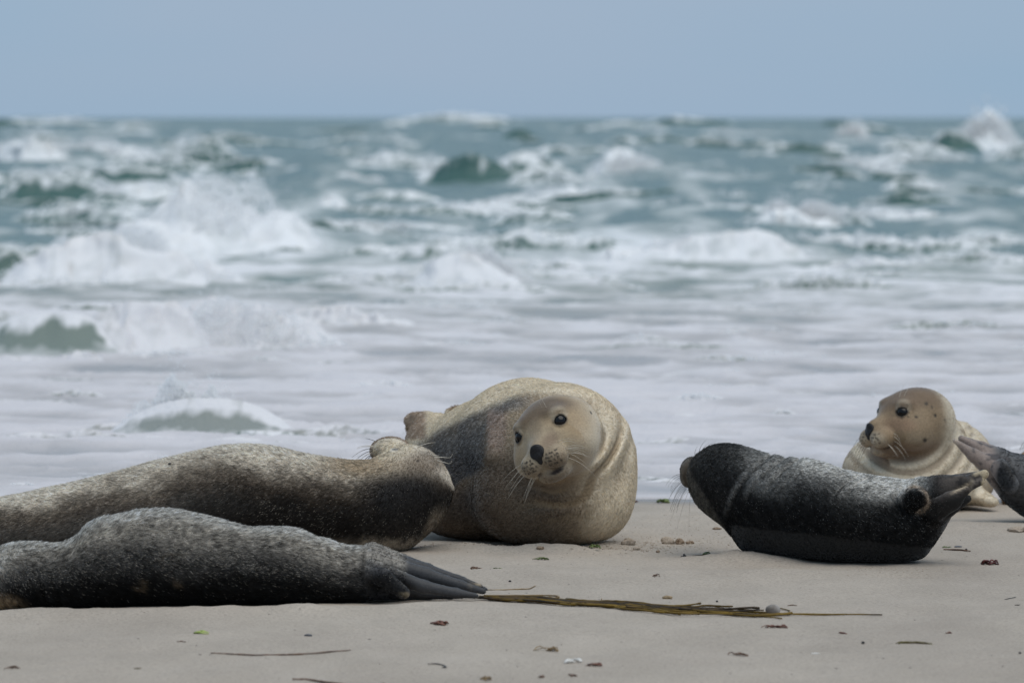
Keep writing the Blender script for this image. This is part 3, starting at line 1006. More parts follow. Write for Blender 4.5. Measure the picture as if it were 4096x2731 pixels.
def sdf_c(P):
    f = PC(P)
    f = smin(f, head_sdf(hC.loc(P), eyes=False) * hC.s, 0.03)
    # neck creases
    px, py = pxof(P)
    f = f + 0.004 * np.exp(-((px - 40 - (py - 585) * 0.35) / 2.2) ** 2) * sstep(560, 578, py) + 0.003 * np.exp(-((px - 54 - (py - 585) * 0.3) / 2.0) ** 2) * sstep(562, 580, py)
    f = f - 0.0022 * (fbm(P * 22, 2, 3) - 0.5)
    # short near hind flipper folded on the flank
    g = fcone(P, fl(352, 571, 14.05), fl(384, 577, 14.02), 0.024, 0.022, 0.6, (0, 1, 0.35))
    g = smin(g, fcone(P, fl(384, 577, 14.02), fl(403, 592, 14.01), 0.022, 0.018, 0.6, (0, 1, 0.35)), 0.01)
    f = smin(f, g, 0.010)
    # long hind flippers with their digits
    for (y0, x1, y1, x2, y2, x3, y3, r0, r1, r2, dd_) in ((559, 425, 574, 460, 584.5, 483, 590.5, 0.0185, 0.013, 0.0085, 14.11), (555, 424, 567.5, 458, 578, 481, 586, 0.013, 0.009, 0.0065, 14.17),
                                                      (569, 424, 586, 456, 592.5, 476, 595.5, 0.0155, 0.0125, 0.008, 14.06), (552, 428, 567, 462, 579, 486, 589, 0.010, 0.008, 0.006, 14.23),
                                                      (578, 420, 595.5, 450, 597.5, 468, 598.8, 0.0125, 0.010, 0.006, 14.13)):
        g = rcone(P, fl(372, y0, dd_), fl(x1, y1, dd_), 0.026, r0)
        g = smin(g, rcone(P, fl(x1, y1, dd_), fl(x2, y2, dd_), r0, r1), 0.010)
        g = smin(g, rcone(P, fl(x2, y2, dd_), fl(x3, y3, dd_), r1, r2), 0.008)
        f = smin(f, g, 0.0035)
    return ground_clip(f, P)
def col_c(P, N):
    px, py = pxof(P)
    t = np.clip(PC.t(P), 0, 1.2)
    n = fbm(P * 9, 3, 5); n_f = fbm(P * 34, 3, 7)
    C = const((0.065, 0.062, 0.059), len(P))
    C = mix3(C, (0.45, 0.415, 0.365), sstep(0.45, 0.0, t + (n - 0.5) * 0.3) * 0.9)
    C = mix3(C, (0.62, 0.60, 0.56), sstep(0.10, 0.0, t + (n - 0.5) * 0.06) * sstep(400, 370, px) * 0.85)  # bright rim light along the back line, painted into the coat
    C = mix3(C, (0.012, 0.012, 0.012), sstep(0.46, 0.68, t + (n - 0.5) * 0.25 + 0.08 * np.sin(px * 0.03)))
    C = mix3(C, (0.15, 0.11, 0.07), 0.8 * blob(px, py, 150, 584, 30, 6, 0.6) * sstep(0.45, 0.6, n_f))
    C = mix3(C, (0.22, 0.17, 0.10), 0.8 * blob(px, py, 172, 558, 10, 5, 0.6) * sstep(0.45, 0.6, n_f))
    C = mix3(C, (0.3, 0.22, 0.14), blob(px, py, 4, 606, 18, 12, 0.5))
    C = mix3(C, (0.045, 0.044, 0.046), sstep(350, 378, px) * sstep(0.05, 0.2, t))
    C = mix3(C, (0.02, 0.02, 0.021), 0.8 * sstep(0.52, 0.62, fbm(P * (6, 30, 60), 2, 9)) * sstep(385, 400, px))
    C = mix3(C, (0.24, 0.22, 0.195), sstep(350, 372, px) * sstep(410, 390, px) * sstep(0.16, 0.0, t))
    C = mix3(C, (0.05, 0.05, 0.053), sstep(398, 410, px))
    C = mix3(C, (0.012, 0.012, 0.013), blob(px, py, 390, 584, 24, 12, 0.3) * (P[:, 1] < 14.06))
    C = mix3(C, (0.42, 0.33, 0.2), 0.6 * blob(px, py, 405, 596, 7, 4, 0.5) * sstep(0.5, 0.62, n_f) * (P[:, 1] < 14.06))
    C = mix3(C, (0.40, 0.32, 0.22), 0.85 * sstep(466, 480, px) * sstep(0.42, 0.6, n_f))
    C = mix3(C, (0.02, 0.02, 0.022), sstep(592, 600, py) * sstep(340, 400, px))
    return C
def len_c(P, N):
    px, py = pxof(P)
    return np.where(px > 362, 0.005, 0.0135) * np.where(px > 405, 0.5, 1.0)
def flow_c(P, N):
    px, py = pxof(P)
    f = const((1.0, 0.0, -0.18), len(P))
    hd = sstep(60, 20, px)[:, None]
    return f * (1 - hd) + hd * np.array((0.7, 0, -0.65))
def pale_c(P, N):
    px, py = pxof(P); t = PC.t(P)
    n = fbm(P * 16, 3, 15)
    p = 0.40 * sstep(0.74, 0.4, t + (n - .5) * 0.3) * sstep(0.2, 0.55, n) + 0.03
    return p * np.where(px > 350, 0.3, 1.0), (0.50, 0.46, 0.40)
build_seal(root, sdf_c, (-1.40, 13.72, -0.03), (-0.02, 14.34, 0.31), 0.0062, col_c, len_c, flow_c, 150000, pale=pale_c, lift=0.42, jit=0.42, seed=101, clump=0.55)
add_face(root, hC, eyes=(1, 1))
pad_whiskers(root, hC, 6, M_WHISK_L, sides=(-1, 1), seed=5)
for i in range(3):
    whisker(root, U(2 + i * 1.5, 560 - i, 13.93), (0.15 + 0.25 * i, -0.1, 1), 0.055 - 0.008 * i, (0.35, 0, -0.1), M_WHISK_L)

# ---- the long seal behind it, body running out of the picture at left, head thrown back
root = empty('seal', (*gp(200, 556)[:2], 0))
tag(root, 'long brown and cream seal stretched behind the dark one, head thrown back with nose up', 'seal', 'seals hauled out on the sand')
top = [(-330, 560), (-300, 545), (-200, 532), (-100, 516), (0, 498), (38, 490), (76.5, 481.8), (114.8, 472.2), (153, 461.4), (191, 452.4), (223, 445.4), (250, 443.9),
       (269, 446), (301, 453), (326.5, 457.5), (352, 461), (370, 460), (390, 452), (405, 446), (419.6, 447.5), (432.4, 455), (441.3, 464.5), (449, 476), (453, 488)]
bot = [(-330, 566), (-300, 572), (-100, 570), (100, 566), (250, 562), (330, 560), (370, 559), (400.5, 555.5), (410.7, 548), (422, 538.5), (435, 527), (446.4, 511.7), (451.5, 500), (453, 489)]
dep = [(-330, 15.75), (453, 15.75)]
hal = [(-330, 0.05), (-250, 0.10), (-100, 0.15), (100, 0.175), (230, 0.19), (330, 0.16), (400, 0.135), (440, 0.09), (453, 0.02)]
PB = Profile(top, bot, dep, hal, sm=3.5)
hB = Frame(U(384, 451, 15.80), (-0.45, 0.75, 0.5), (0.8, 0.3, 0.4), 0.9)
def sdf_b(P):
    f = PB(P)
    f = smin(f, near(P, U(392, 450, 15.87), 0.2, lambda p: ell(p, U(391, 449, 15.87), (0.055, 0.075, 0.037))), 0.028)
    f = smin(f, near(P, U(392, 450, 15.87), 0.2, lambda p: ell(p, U(380, 451, 15.90), (0.028, 0.045, 0.028))), 0.015)
    f = smin(f, ell(P, U(410, 484, 15.77), (0.105, 0.11, 0.10)), 0.03)
    f = f - 0.003 * (fbm(P * 14, 2, 3) - 0.5)
    return ground_clip(f, P)
def col_b(P, N):
    px, py = pxof(P)
    t = np.clip(PB.t(P), -0.3, 1.2)
    n = fbm(P * 7, 3, 25); nf = fbm(P * 30, 3, 27)
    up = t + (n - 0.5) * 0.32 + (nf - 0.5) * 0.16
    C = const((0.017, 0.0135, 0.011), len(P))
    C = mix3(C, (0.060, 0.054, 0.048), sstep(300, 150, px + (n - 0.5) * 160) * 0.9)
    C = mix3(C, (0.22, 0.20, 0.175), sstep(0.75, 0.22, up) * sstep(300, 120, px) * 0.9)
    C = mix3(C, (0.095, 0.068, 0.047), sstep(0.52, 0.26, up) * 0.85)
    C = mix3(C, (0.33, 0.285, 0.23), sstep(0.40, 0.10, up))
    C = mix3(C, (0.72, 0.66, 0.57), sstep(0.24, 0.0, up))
    # head: tan towards the face, dark crown
    C = mix3(C, (0.40, 0.31, 0.205), blob(px, py, 372, 464, 44, 13, 0.6) * 0.8)
    C = mix3(C, CREAM * 0.85, blob(px, py, 395, 449, 26, 10, 0.5) * 0.9)
    C = mix3(C, (0.16, 0.12, 0.085), blob(px, py, 425, 462, 22, 12, 0.6) * 0.8)
    C = mix3(C, (0.012, 0.010, 0.009), blob(px, py, 405, 498, 44, 26, 0.5) * sstep(0.2, 0.5, n + 0.2))
    C = mix3(C, (0.30, 0.25, 0.19), sstep(533, 543, py + (nf - 0.5) * 14) * sstep(325, 352, px))
    C = mix3(C, (0.26, 0.21, 0.155), 0.7 * sstep(0, 9, (px - 418) - (535 - py) * 0.42) * sstep(500, 520, py))  # rim light down the right edge of the chest, put into the colour
    mz = P[:, 1] > 15.84
    mz &= (px > 366) & (px < 412) & (py < 460)
    C = np.where(mz[:, None], const((0.27, 0.20, 0.14), len(P)) * (0.6 + 0.8 * nf[:, None]), C)
    C = mix3(C, (0.035, 0.025, 0.02), blob(px, py, 395.3, 448.8, 3.6, 0.9, 0.3) * (P[:, 1] < 15.8))
    C = mix3(C, (0.03, 0.02, 0.015), blob(px, py, 418, 460.5, 1.4, 1.2, 0.4) * (P[:, 1] < 15.8))
    return C
def len_b(P, N):
    px, py = pxof(P)
    L = np.where((P[:, 1] > 15.84) & (px > 366) & (py < 460), 0.004, 0.0115 - 0.0055 * sstep(350, 400, px))
    return np.where((np.abs(px - 395.3) < 4) & (np.abs(py - 448.8) < 1.2), 0, L)
def flow_b(P, N):
    px, py = pxof(P)
    f = const((-1.0, 0.0, -0.42), len(P))
    hd = sstep(360, 420, px)[:, None]
    return f * (1 - hd) + hd * np.array((-0.25, -0.2, -1.0))
def pale_b(P, N):
    px, py = pxof(P); n = fbm(P * 18, 3, 28)
    p = 0.03 + 0.22 * sstep(505, 545, py) * sstep(300, 350, px) * sstep(0.35, 0.6, n) + 0.10 * sstep(0.5, 0.65, n)
    return p, (0.45, 0.40, 0.33)
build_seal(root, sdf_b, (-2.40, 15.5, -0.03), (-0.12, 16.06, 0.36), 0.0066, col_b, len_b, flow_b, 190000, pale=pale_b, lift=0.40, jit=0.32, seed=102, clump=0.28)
Vn, Fn, _n = surface_nets(lambda Q: smin(ell(Q, U(379, 447, 15.945), (0.016, 0.012, 0.014)), ell(Q, U(383, 445, 15.945), (0.014, 0.012, 0.012)), 0.01), U(379, 447, 15.945) - 0.04, U(383, 445, 15.945) + 0.04, 0.003)
np_mesh('nose', Vn, Fn, M_NOSE, root)
for k, (x, y, dx, dz, ln, dr) in enumerate([(376, 447, -1, 0.25, 0.055, -0.3), (374, 448, -1, 0.1, 0.062, -0.5), (373, 450, -1, -0.1, 0.06, -0.55), (372, 452, -1, -0.25, 0.055, -0.6),
                                            (372, 454, -1, -0.4, 0.05, -0.6), (378, 442, -0.9, 0.5, 0.04, -0.2), (374, 446, -1, 0.3, 0.05, -0.35), (372, 455, -0.9, -0.55, 0.042, -0.5)]):
    whisker(root, U(x, y, 15.84), (dx, -0.1, dz), ln, (0.0, 0, dr), M_WHISK_D if k % 3 else M_WHISK_L, rad=0.0012)
for (x, y, dx, dz, ln, cu) in ((434, 456.5, 1, 0.02, 0.052, 3.0), (437, 460, 1, -0.2, 0.042, 3.0), (418, 446.5, 1, 0.55, 0.05, 0.0), (433, 455, 1, 0.2, 0.016, 0)):
    whisker(root, U(x, y, 15.70), (dx, -0.1, dz), ln, (0.1, 0, -0.22 if not cu else -0.1), M_WHISK_L, rad=0.0013, curl=cu, n=12)

# ---- the big seal facing the camera, head tilted
root = empty('seal', (*gp(540, 543)[:2], 0))
tag(root, 'large tan seal facing the camera with tilted head, in the middle of the beach', 'seal', 'seals hauled out on the sand')
hA = Frame(U(555.0, 432.3, 15.74), (-0.335, -0.925, -0.10), (-0.40, 0.0, 0.916), 1.03)
MA = 0.004
ca = [U(556, 463, 16.05), U(528, 460, 16.22), U(492, 466, 16.40), U(458, 464, 16.58), U(434, 444, 16.72), U(426, 428, 16.80)]
ra = [0.215, 0.222, 0.188, 0.142, 0.075, 0.04]
def sdf_a(P):
    f = ell(P, U(557, 466, 16.04), (0.212, 0.235, 0.222))
    f = smin(f, ell(P, U(552, 500, 15.98), (0.225, 0.21, 0.15)), 0.06)
    for i in range(len(ca) - 1):
        f = smin(f, rcone(P, ca[i], ca[i + 1], ra[i], ra[i + 1]), 0.05)
    f = smin(f, ell(P, U(486, 496, 16.22), (0.21, 0.2, 0.15)), 0.05)
    # shoulder fold where the dark flank meets the chest
    px, py = pxof(P)
    line = np.interp(py, [396, 419, 429, 444, 456, 468, 480, 488], [518, 498, 488, 486, 484.5, 480, 461, 452])
    fold = sstep(-2.5, 1.5, px - line) * sstep(470, 452, py) * sstep(398, 420, py)
    f = f - 0.012 * fold * sstep(30, 0, px - line)
    # neck
    q = hA.loc(P)
    f = smin(f, rcone(P, hA.wor((0, -0.02, -0.02)), U(566, 452, 15.98), 0.105, 0.16), 0.06)
    # rolls of the neck round the head
    ctr = U(550, 438, 15.9)
    dx, dz = P[:, 0] - ctr[0], P[:, 2] - ctr[2]
    r = np.sqrt(dx * dx + dz * dz)
    ang = np.arctan2(-dz, dx)
    win = sstep(0.115, 0.145, r) * sstep(0.255, 0.19, r) * sstep(-0.6, 0.3, ang) * sstep(2.2, 1.4, ang)
    f = f + win * 0.0095 * np.sin(2 * math.pi * (r + 0.012 * np.sin(ang * 2) + 0.010 * np.sin(ang * 5 + r * 30)) / (0.034 + 0.05 * r)) * (0.6 + 0.5 * np.sin(ang * 3 + 1))
    hd = head_sdf(q, MA) * hA.s
    f = smin(f, hd, 0.02 + 0.035 * sstep(0.0, -0.08, q[:, 0] + 0.5 * q[:, 2]))
    f = f - 0.0025 * (fbm(P * 18, 2, 33) - 0.5) * sstep(0.0, 0.05, hd)
    # hind flippers raised behind
    b = U(430, 432, 16.80)
    g = fcone(P, b, U(412, 420, 16.86), 0.034, 0.022, 0.6, (0, 1, 0.2))
    g = smin(g, rcone(P, U(420, 416, 16.84), U(409, 420, 16.86), 0.013, 0.014), 0.01)
    g = smin(g, rcone(P, U(430, 420, 16.8), U(414, 415, 16.84), 0.018, 0.010), 0.008)
    g = smin(g, fcone(P, U(414, 427, 16.9), U(421, 447, 16.92), 0.024, 0.010, 0.5, (0, 1, 0)), 0.006)
    g = smin(g, rcone(P, U(440, 424, 16.74), U(424, 419, 16.80), 0.03, 0.02), 0.02)
    f = smin(f, g, 0.02)
    f = smin(f, fcone(P, U(452, 414, 16.85), U(458, 410, 16.86), 0.022, 0.016, 0.7, (0, 1, 0)), 0.01)
    return ground_clip(f, P, k=0.05)
def col_a(P, N):
    px, py = pxof(P)
    q = hA.loc(P)
    n = fbm(P * 8, 3, 35); nf = fbm(P * 36, 3, 37)
    C = const((0.36, 0.28, 0.19), len(P))
    # sand-caked chest, dark flank, pale back
    C = mix3(C, (0.15, 0.112, 0.078), sstep(600, 550, px + (n - .5) * 20) * sstep(440, 470, py))
    w = (nf - 0.5) * 14 + (n - .5) * 18
    line = np.interp(py, [396, 419, 429, 444, 456, 468, 480, 488, 500], [518, 498, 488, 486, 484.5, 480, 461, 452, 440])
    flank = sstep(7, -6, px - line + w * 0.4)
    low = sstep(-12, 12, (py - 500) + (px - 450) * 0.75 + w)
    C = mix3(C, (0.125, 0.116, 0.108), flank * (0.75 + 0.25 * sstep(0.35, 0.6, n)))
    C = mix3(C, (0.052, 0.047, 0.045), flank * sstep(440, 465, py + w) * (1 - low))
    C = mix3(C, (0.125, 0.092, 0.064), low * sstep(520, 480, px))
    C = mix3(C, (0.075, 0.06, 0.05), 0.9 * blob(px, py, 468, 505, 28, 16, 0.7) * sstep(0.35, 0.6, n + nf * 0.3))
    C = mix3(C, (0.36, 0.27, 0.22), sstep(486, 490, px + w * .1) * sstep(512, 500, px + w * .2) * sstep(400, 415, py) * sstep(462, 440, py) * 0.8)
    C = mix3(C, (0.20, 0.18, 0.165), blob(px, py, 505, 402, 24, 9, 0.6) * 0.8)
    C = mix3(C, CREAM * 0.98, sstep(7, -3, py - np.interp(px, [410, 424, 443, 466, 492, 510, 530, 560, 600], [446, 438, 425, 415, 403, 396, 391, 393, 398]) + w * 0.2))
    # pale right shoulder, dark tan painted as shade in the hollows of the rolls
    C = mix3(C, CREAM * 1.02, sstep(572, 606, px + (n - .5) * 24) * 0.92)
    ctr = U(550, 438, 15.9)
    r = np.sqrt((P[:, 0] - ctr[0]) ** 2 + (P[:, 2] - ctr[2]) ** 2)
    ang = np.arctan2(-(P[:, 2] - ctr[2]), P[:, 0] - ctr[0])
    C = mix3(C, TAN * 0.55, 0.8 * sstep(0.125, 0.15, r) * sstep(0.25, 0.18, r) * sstep(-0.7, 0.2, ang) * sstep(2.3, 1.5, ang) * sstep(-0.2, 0.7, np.sin(2 * math.pi * (r + 0.012 * np.sin(ang * 2) + 0.010 * np.sin(ang * 5 + r * 30)) / (0.034 + 0.05 * r))))
    # head
    soft = sstep(0.0, -0.08, q[:, 0] + 0.5 * q[:, 2])
    hd = sstep(0.155 - 0.005 * soft, 0.118 - 0.045 * soft, np.linalg.norm(q - np.array((0, 0.03, -0.005)), axis=1) - 0.03 * (q[:, 1] > 0.09))
    H = const(TAN * 0.95, len(P))
    H = mix3(H, (0.13, 0.088, 0.055), sstep(0.028, 0.065, q[:, 2] + (n - .5) * 0.05) * sstep(-0.01, 0.04, q[:, 1]) * 0.85)
    H = mix3(H, CREAM * 0.86, sstep(-0.02, -0.06, q[:, 2] + (n - .5) * 0.02) * sstep(0.0, 0.06, q[:, 1]) * 0.5)
    H = mix3(H, (0.44, 0.36, 0.25), sstep(0.09, 0.13, q[:, 1]) * 0.7)
    H = mix3(H, (0.24, 0.17, 0.115), 0.85 * blob(q[:, 0], q[:, 2], -0.034, -0.012, 0.018, 0.02, 0.6) * (q[:, 1] > 0.08))
    H = mix3(H, (0.25, 0.19, 0.13), 0.5 * blob(q[:, 0], q[:, 2], 0.0, 0.02, 0.018, 0.04, 0.6) * (q[:, 1] > 0.05))
    H = H * (0.66 + 0.26 * nf[:, None])
    C = C * (1 - hd[:, None]) + H * hd[:, None]
    C = face_paint(C, q, mouth=MA)
    # hind flippers
    C = mix3(C, (0.36, 0.27, 0.20), sstep(2, -4, px - 428) * sstep(440, 436, py + 0 * px) * 0.9)
    C = mix3(C, (0.40, 0.30, 0.20), sstep(16.87, 16.895, P[:, 1]) * (px < 428))
    C = mix3(C, (0.27, 0.19, 0.12), blob(px, py, 457, 409, 9, 5, 0.3) * (P[:, 1] > 16.8))
    return C
def len_a(P, N):
    q = hA.loc(P)
    r = np.linalg.norm(q - np.array((0, 0.05, 0)), axis=1)
    L = 0.0035 + 0.006 * sstep(0.10, 0.2, r)
    for sx in (-1, 1):
        L = np.where(np.linalg.norm(q - EYE * (sx, 1, 1), axis=1) < 0.0275, 0, L)
    L = np.where(np.linalg.norm((q - np.array((0, 0.187, -0.026))) / np.array((1, 1.3, 0.95)), axis=1) < 0.024, 0, L)
    L = np.where(chain(q, OPEN_MOUTH, [0.002, 0.0065, 0.0075, 0.003]) < 0.0035, 0, L)
    return L
def flow_a(P, N):
    q = hA.loc(P)
    tip = hA.wor((0, 0.2, -0.02))
    f = P - tip
    f /= np.linalg.norm(f, axis=1)[:, None] + 1e-6
    bd = np.array((-0.85, 0.45, -0.25))
    w = sstep(0.16, 0.30, np.linalg.norm(q, axis=1))[:, None]
    return f * (1 - w) + bd * w + np.array((0, 0, -0.15))
def pale_a(P, N):
    px, py = pxof(P)
    return 0.06 + 0.16 * sstep(600, 540, px) * sstep(455, 480, py), (0.40, 0.34, 0.27)
build_seal(root, sdf_a, (-0.36, 15.45, -0.03), (0.40, 17.02, 0.50), 0.0042, col_a, len_a, flow_a, 210000, pale=pale_a, lift=0.22, rad=0.0005, jit=0.13, seed=103, clump=0.16)
add_face(root, hA, mouth=MA)
pad_whiskers(root, hA, 11, M_WHISK_L, lens=(0.05, 0.085), seed=8, mouth=MA, rad=0.0007)
for (q, d, l) in (((-0.035, 0.075, 0.066), (-0.05, 0.3, 0.9), 0.05), ((0.045, 0.075, 0.062), (0.5, 0.3, 0.6), 0.04), ((-0.02, 0.07, 0.068), (-0.2, 0.4, 0.7), 0.035)):
    whisker(root, hA.wor(q), np.array(d) @ hA.R.T, l, (0, 0, -0.1), M_WHISK_L, rad=0.0007)

# ---- the black seal curled like a banana at right, looking away
root = empty('seal', (*gp(830, 562)[:2], 0))
tag(root, 'black seal curled up at right, head turned away and hind flippers raised', 'seal', 'seals hauled out on the sand')
top = [(688, 470), (690, 461), (696, 454.5), (705, 448.4), (713.8, 444.5), (722.8, 443.4), (735, 444), (749.6, 447.9), (763, 452.3), (785.3, 457.4), (807.6, 458.5), (824, 462.4),
       (841, 469), (863.4, 474), (885.7, 477.5), (902.5, 479.7), (919, 478.5), (930, 479.5), (942, 487), (950, 500), (953, 511)]
bot = [(688, 478), (690, 492), (696, 503), (707, 513.2), (720.5, 523.2), (729.5, 532.1), (735, 542.2), (742.9, 552), (763, 558), (785, 563), (830, 566), (874.6, 567.5), (908, 567),
       (924, 559), (934, 543), (945.5, 527), (953, 512)]
dep = [(688, 15.62), (740, 15.52), (830, 15.42), (953, 15.36)]
hal = [(688, 0.02), (696, 0.075), (715, 0.11), (760, 0.15), (830, 0.16), (900, 0.14), (940, 0.09), (953, 0.03)]
PD = Profile(top, bot, dep, hal, sm=3.0)
hD = Frame(U(722, 474, 15.66), (-0.62, 0.78, -0.06), (-0.05, 0.05, 1.0), 0.95)
def sdf_d(P):
    f = PD(P)
    q = hD.loc(P)
    f = smin(f, near(P, U(692, 472, 15.78), 0.2, lambda p: ell(p, U(693, 470.5, 15.78), (0.036, 0.07, 0.040))), 0.014)
    f = smin(f, near(P, U(692, 472, 15.78), 0.2, lambda p: ell(p, U(691, 478, 15.79), (0.029, 0.06, 0.026))), 0.008)
    px, py = pxof(P)
    # creases of the neck and back
    def crease(x0, y0, x1, y1, w, a, bow=0.0):
        u = ((px - x0) * (x1 - x0) + (py - y0) * (y1 - y0)) / ((x1 - x0) ** 2 + (y1 - y0) ** 2)
        xx = x0 + u * (x1 - x0) + bow * u * (1 - u) * 4; yy = y0 + u * (y1 - y0)
        nx_, ny_ = (y1 - y0), -(x1 - x0)
        l = math.hypot(nx_, ny_)
        dist = ((px - xx) * nx_ + (py - yy) * ny_) / l
        return a * np.exp(-(dist / w) ** 2) * sstep(-0.12, 0.15, u) * sstep(1.12, 0.85, u)
    f = f + crease(770, 455, 726, 522, 2.2, 0.010, -9) + crease(785, 458, 744, 505, 2.0, 0.008, -7) + crease(800, 459, 766, 490, 2.0, 0.007, -5)
    f = f + crease(858, 476, 832, 496, 2.0, 0.007, -4) + crease(868, 478, 846, 494, 1.8, 0.006, -4) + crease(726, 515, 742, 528, 1.6, 0.005)
    f = f - 0.002 * (fbm(P * 22, 2, 43) - 0.5)
    # tail stub and raised hind flippers
    g = rcone(P, U(925, 498, 15.34), U(946, 491, 15.30), 0.058, 0.040)
    g = smin(g, fcone(P, U(938, 490, 15.30), U(962, 484, 15.27), 0.040, 0.028, 0.7, (0, 1, 0.2)), 0.02)
    g = smin(g, rcone(P, U(962, 481, 15.29), U(984.5, 473.5, 15.29), 0.014, 0.0125), 0.012)
    g = smin(g, rcone(P, U(945, 481, 15.36), U(976, 474.5, 15.34), 0.016, 0.010), 0.008)
    g = smin(g, rcone(P, U(960, 490, 15.27), U(981, 481, 15.28), 0.014, 0.010), 0.006)
    g2 = fcone(P, U(934, 510, 15.25), U(952, 500, 15.23), 0.034, 0.026, 0.55, (0.3, 1, 0.5))
    g2 = smin(g2, fcone(P, U(952, 500, 15.23), U(966.5, 489.5, 15.22), 0.026, 0.012, 0.55, (0.3, 1, 0.5)), 0.01)
    g2 = smin(g2, rcone(P, U(938, 517, 15.28), U(968, 498, 15.27), 0.022, 0.010), 0.008)
    g = smin(g, g2, 0.005)
    f = smin(f, g, 0.012)
    f = smin(f, fcone(P, U(908, 500, 15.25), U(921, 496, 15.21), 0.032, 0.022, 0.45, (0.2, 1, 0.2)), 0.012)
    return ground_clip(f, P, k=0.04)
def col_d(P, N):
    px, py = pxof(P)
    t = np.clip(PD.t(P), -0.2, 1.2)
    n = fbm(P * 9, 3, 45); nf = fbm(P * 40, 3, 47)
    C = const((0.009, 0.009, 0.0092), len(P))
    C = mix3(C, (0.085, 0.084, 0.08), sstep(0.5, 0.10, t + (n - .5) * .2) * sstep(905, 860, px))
    C = mix3(C, (0.66, 0.64, 0.60), sstep(0.30, 0.0, t + (n - .5) * 0.3) * sstep(735, 765, px) * sstep(940, 905, px))  # pale hair of the back, with the rim light painted in
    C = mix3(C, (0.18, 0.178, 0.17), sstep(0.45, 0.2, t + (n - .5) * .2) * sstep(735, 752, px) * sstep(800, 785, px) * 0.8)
    C = mix3(C, (0.032, 0.031, 0.030), blob(px, py, 715, 478, 22, 34, 0.5) * 0.8)
    C = mix3(C, (0.20, 0.18, 0.15), sstep(1.5, -3, (px - 690) - np.maximum(py - 470, 0) * 0.62) * 0.7)
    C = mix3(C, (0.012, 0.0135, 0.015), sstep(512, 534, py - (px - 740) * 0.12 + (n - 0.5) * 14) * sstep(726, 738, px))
    def streak(x0, y0, x1, y1, w, bow):
        u = ((px - x0) * (x1 - x0) + (py - y0) * (y1 - y0)) / ((x1 - x0) ** 2 + (y1 - y0) ** 2)
        xx = x0 + u * (x1 - x0) + bow * u * (1 - u) * 4; yy = y0 + u * (y1 - y0)
        l = math.hypot(x1 - x0, y1 - y0)
        dist = ((px - xx) * (y1 - y0) - (py - yy) * (x1 - x0)) / l
        return np.exp(-(dist / w) ** 2) * sstep(-0.1, 0.1, u) * sstep(1.05, 0.6, u)
    for a_ in ((766, 453, 722, 520, 2.0, -9), (781, 457, 741, 502, 2.2, -7), (796, 459, 762, 490, 2.2, -5), (854, 476, 829, 496, 2.0, -4), (864, 478, 843, 494, 1.8, -4)):
        C = mix3(C, (0.42, 0.41, 0.39), 0.6 * streak(*a_))  # crease edges highlighted in the coat colour so the folds show
    q = hD.loc(P)
    C = np.where((P[:, 1] > 15.68)[:, None] & (px < 698)[:, None], const((0.085, 0.066, 0.048), len(P)) * (0.5 + nf[:, None]), C)
    fl_ = sstep(922, 952, px + (n - 0.5) * 22)
    C = mix3(C, (0.085, 0.070, 0.060), fl_ * sstep(505, 495, py + (px - 940) * 0.3))
    C = mix3(C, (0.025, 0.021, 0.019), 0.85 * fl_ * sstep(0.5, 0.6, fbm(np.stack([px * 0.05 + py * 0.02, py * 0.42 + px * 0.16, P[:, 1] * 8], 1), 3, 49)))
    C = mix3(C, (0.45, 0.37, 0.25), 0.9 * sstep(968, 978, px) * sstep(0.40, 0.55, nf + (px > 982) * 0.15))
    e = 491.5 + (966 - px) * 0.52
    C = mix3(C, (0.5, 0.4, 0.28), 0.85 * np.exp(-((py - e + 6.5) / 1.3) ** 2) * sstep(948, 955, px) * sstep(972, 966, px))
    C = mix3(C, (0.008, 0.008, 0.008), blob(px, py, 914, 499, 12, 11, 0.2))
    ring = np.sqrt(((px - 914) / 13.5) ** 2 + ((py - 499) / 13.0) ** 2)
    C = mix3(C, (0.42, 0.33, 0.25), 0.85 * np.exp(-((ring - 1) / 0.14) ** 2) * sstep(912, 918, px - (py < 495) * -8) * (nf > 0.36))
    return C
def len_d(P, N):
    px, py = pxof(P)
    L = np.where((P[:, 1] > 15.68) & (px < 698), 0.004, 0.0095)
    L = np.where((py - (px - 740) * 0.12 > 524) & (px > 730), 0.004, L)
    return L * (1 - 0.7 * sstep(915, 950, px))
def flow_d(P, N):
    px, py = pxof(P)
    hd = sstep(760, 715, px)[:, None]
    return np.array((0.85, -0.1, -0.5)) * (1 - hd) + hd * np.array((0.55, -0.5, -0.25))
def pale_d(P, N):
    px, py = pxof(P); n = fbm(P * 18, 3, 48); t = PD.t(P)
    p = 0.04 + 0.13 * sstep(0.42, 0.6, n) * sstep(520, 505, py - (px - 740) * 0.12)
    return np.where((py - (px - 740) * 0.12 > 526) & (px > 730) & (px < 925), 0.004, p), (0.34, 0.33, 0.31)
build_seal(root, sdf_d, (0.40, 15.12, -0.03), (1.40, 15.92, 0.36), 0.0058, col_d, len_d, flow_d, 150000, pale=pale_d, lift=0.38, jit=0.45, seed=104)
Vn, Fn, _n = surface_nets(lambda Q: smin(ell(Q, U(688.5, 466, 15.84), (0.014, 0.014, 0.012)), ell(Q, U(691.5, 466, 15.85), (0.014, 0.012, 0.012)), 0.01), U(690, 466, 15.845) - 0.04, U(690, 466, 15.845) + 0.04, 0.003)
np_mesh('nose', Vn, Fn, M_NOSE, root)
rng = np.random.default_rng(77)
for i in range(14):
    y = 474 + i * 1.1
    whisker(root, U(683.5 + 0.25 * i, y, 15.74), (-1, -0.2, 0.25 - 0.09 * i), rng.uniform(0.035, 0.065), (0.1, 0, -0.75), M_WHISK_D, rad=0.0008)
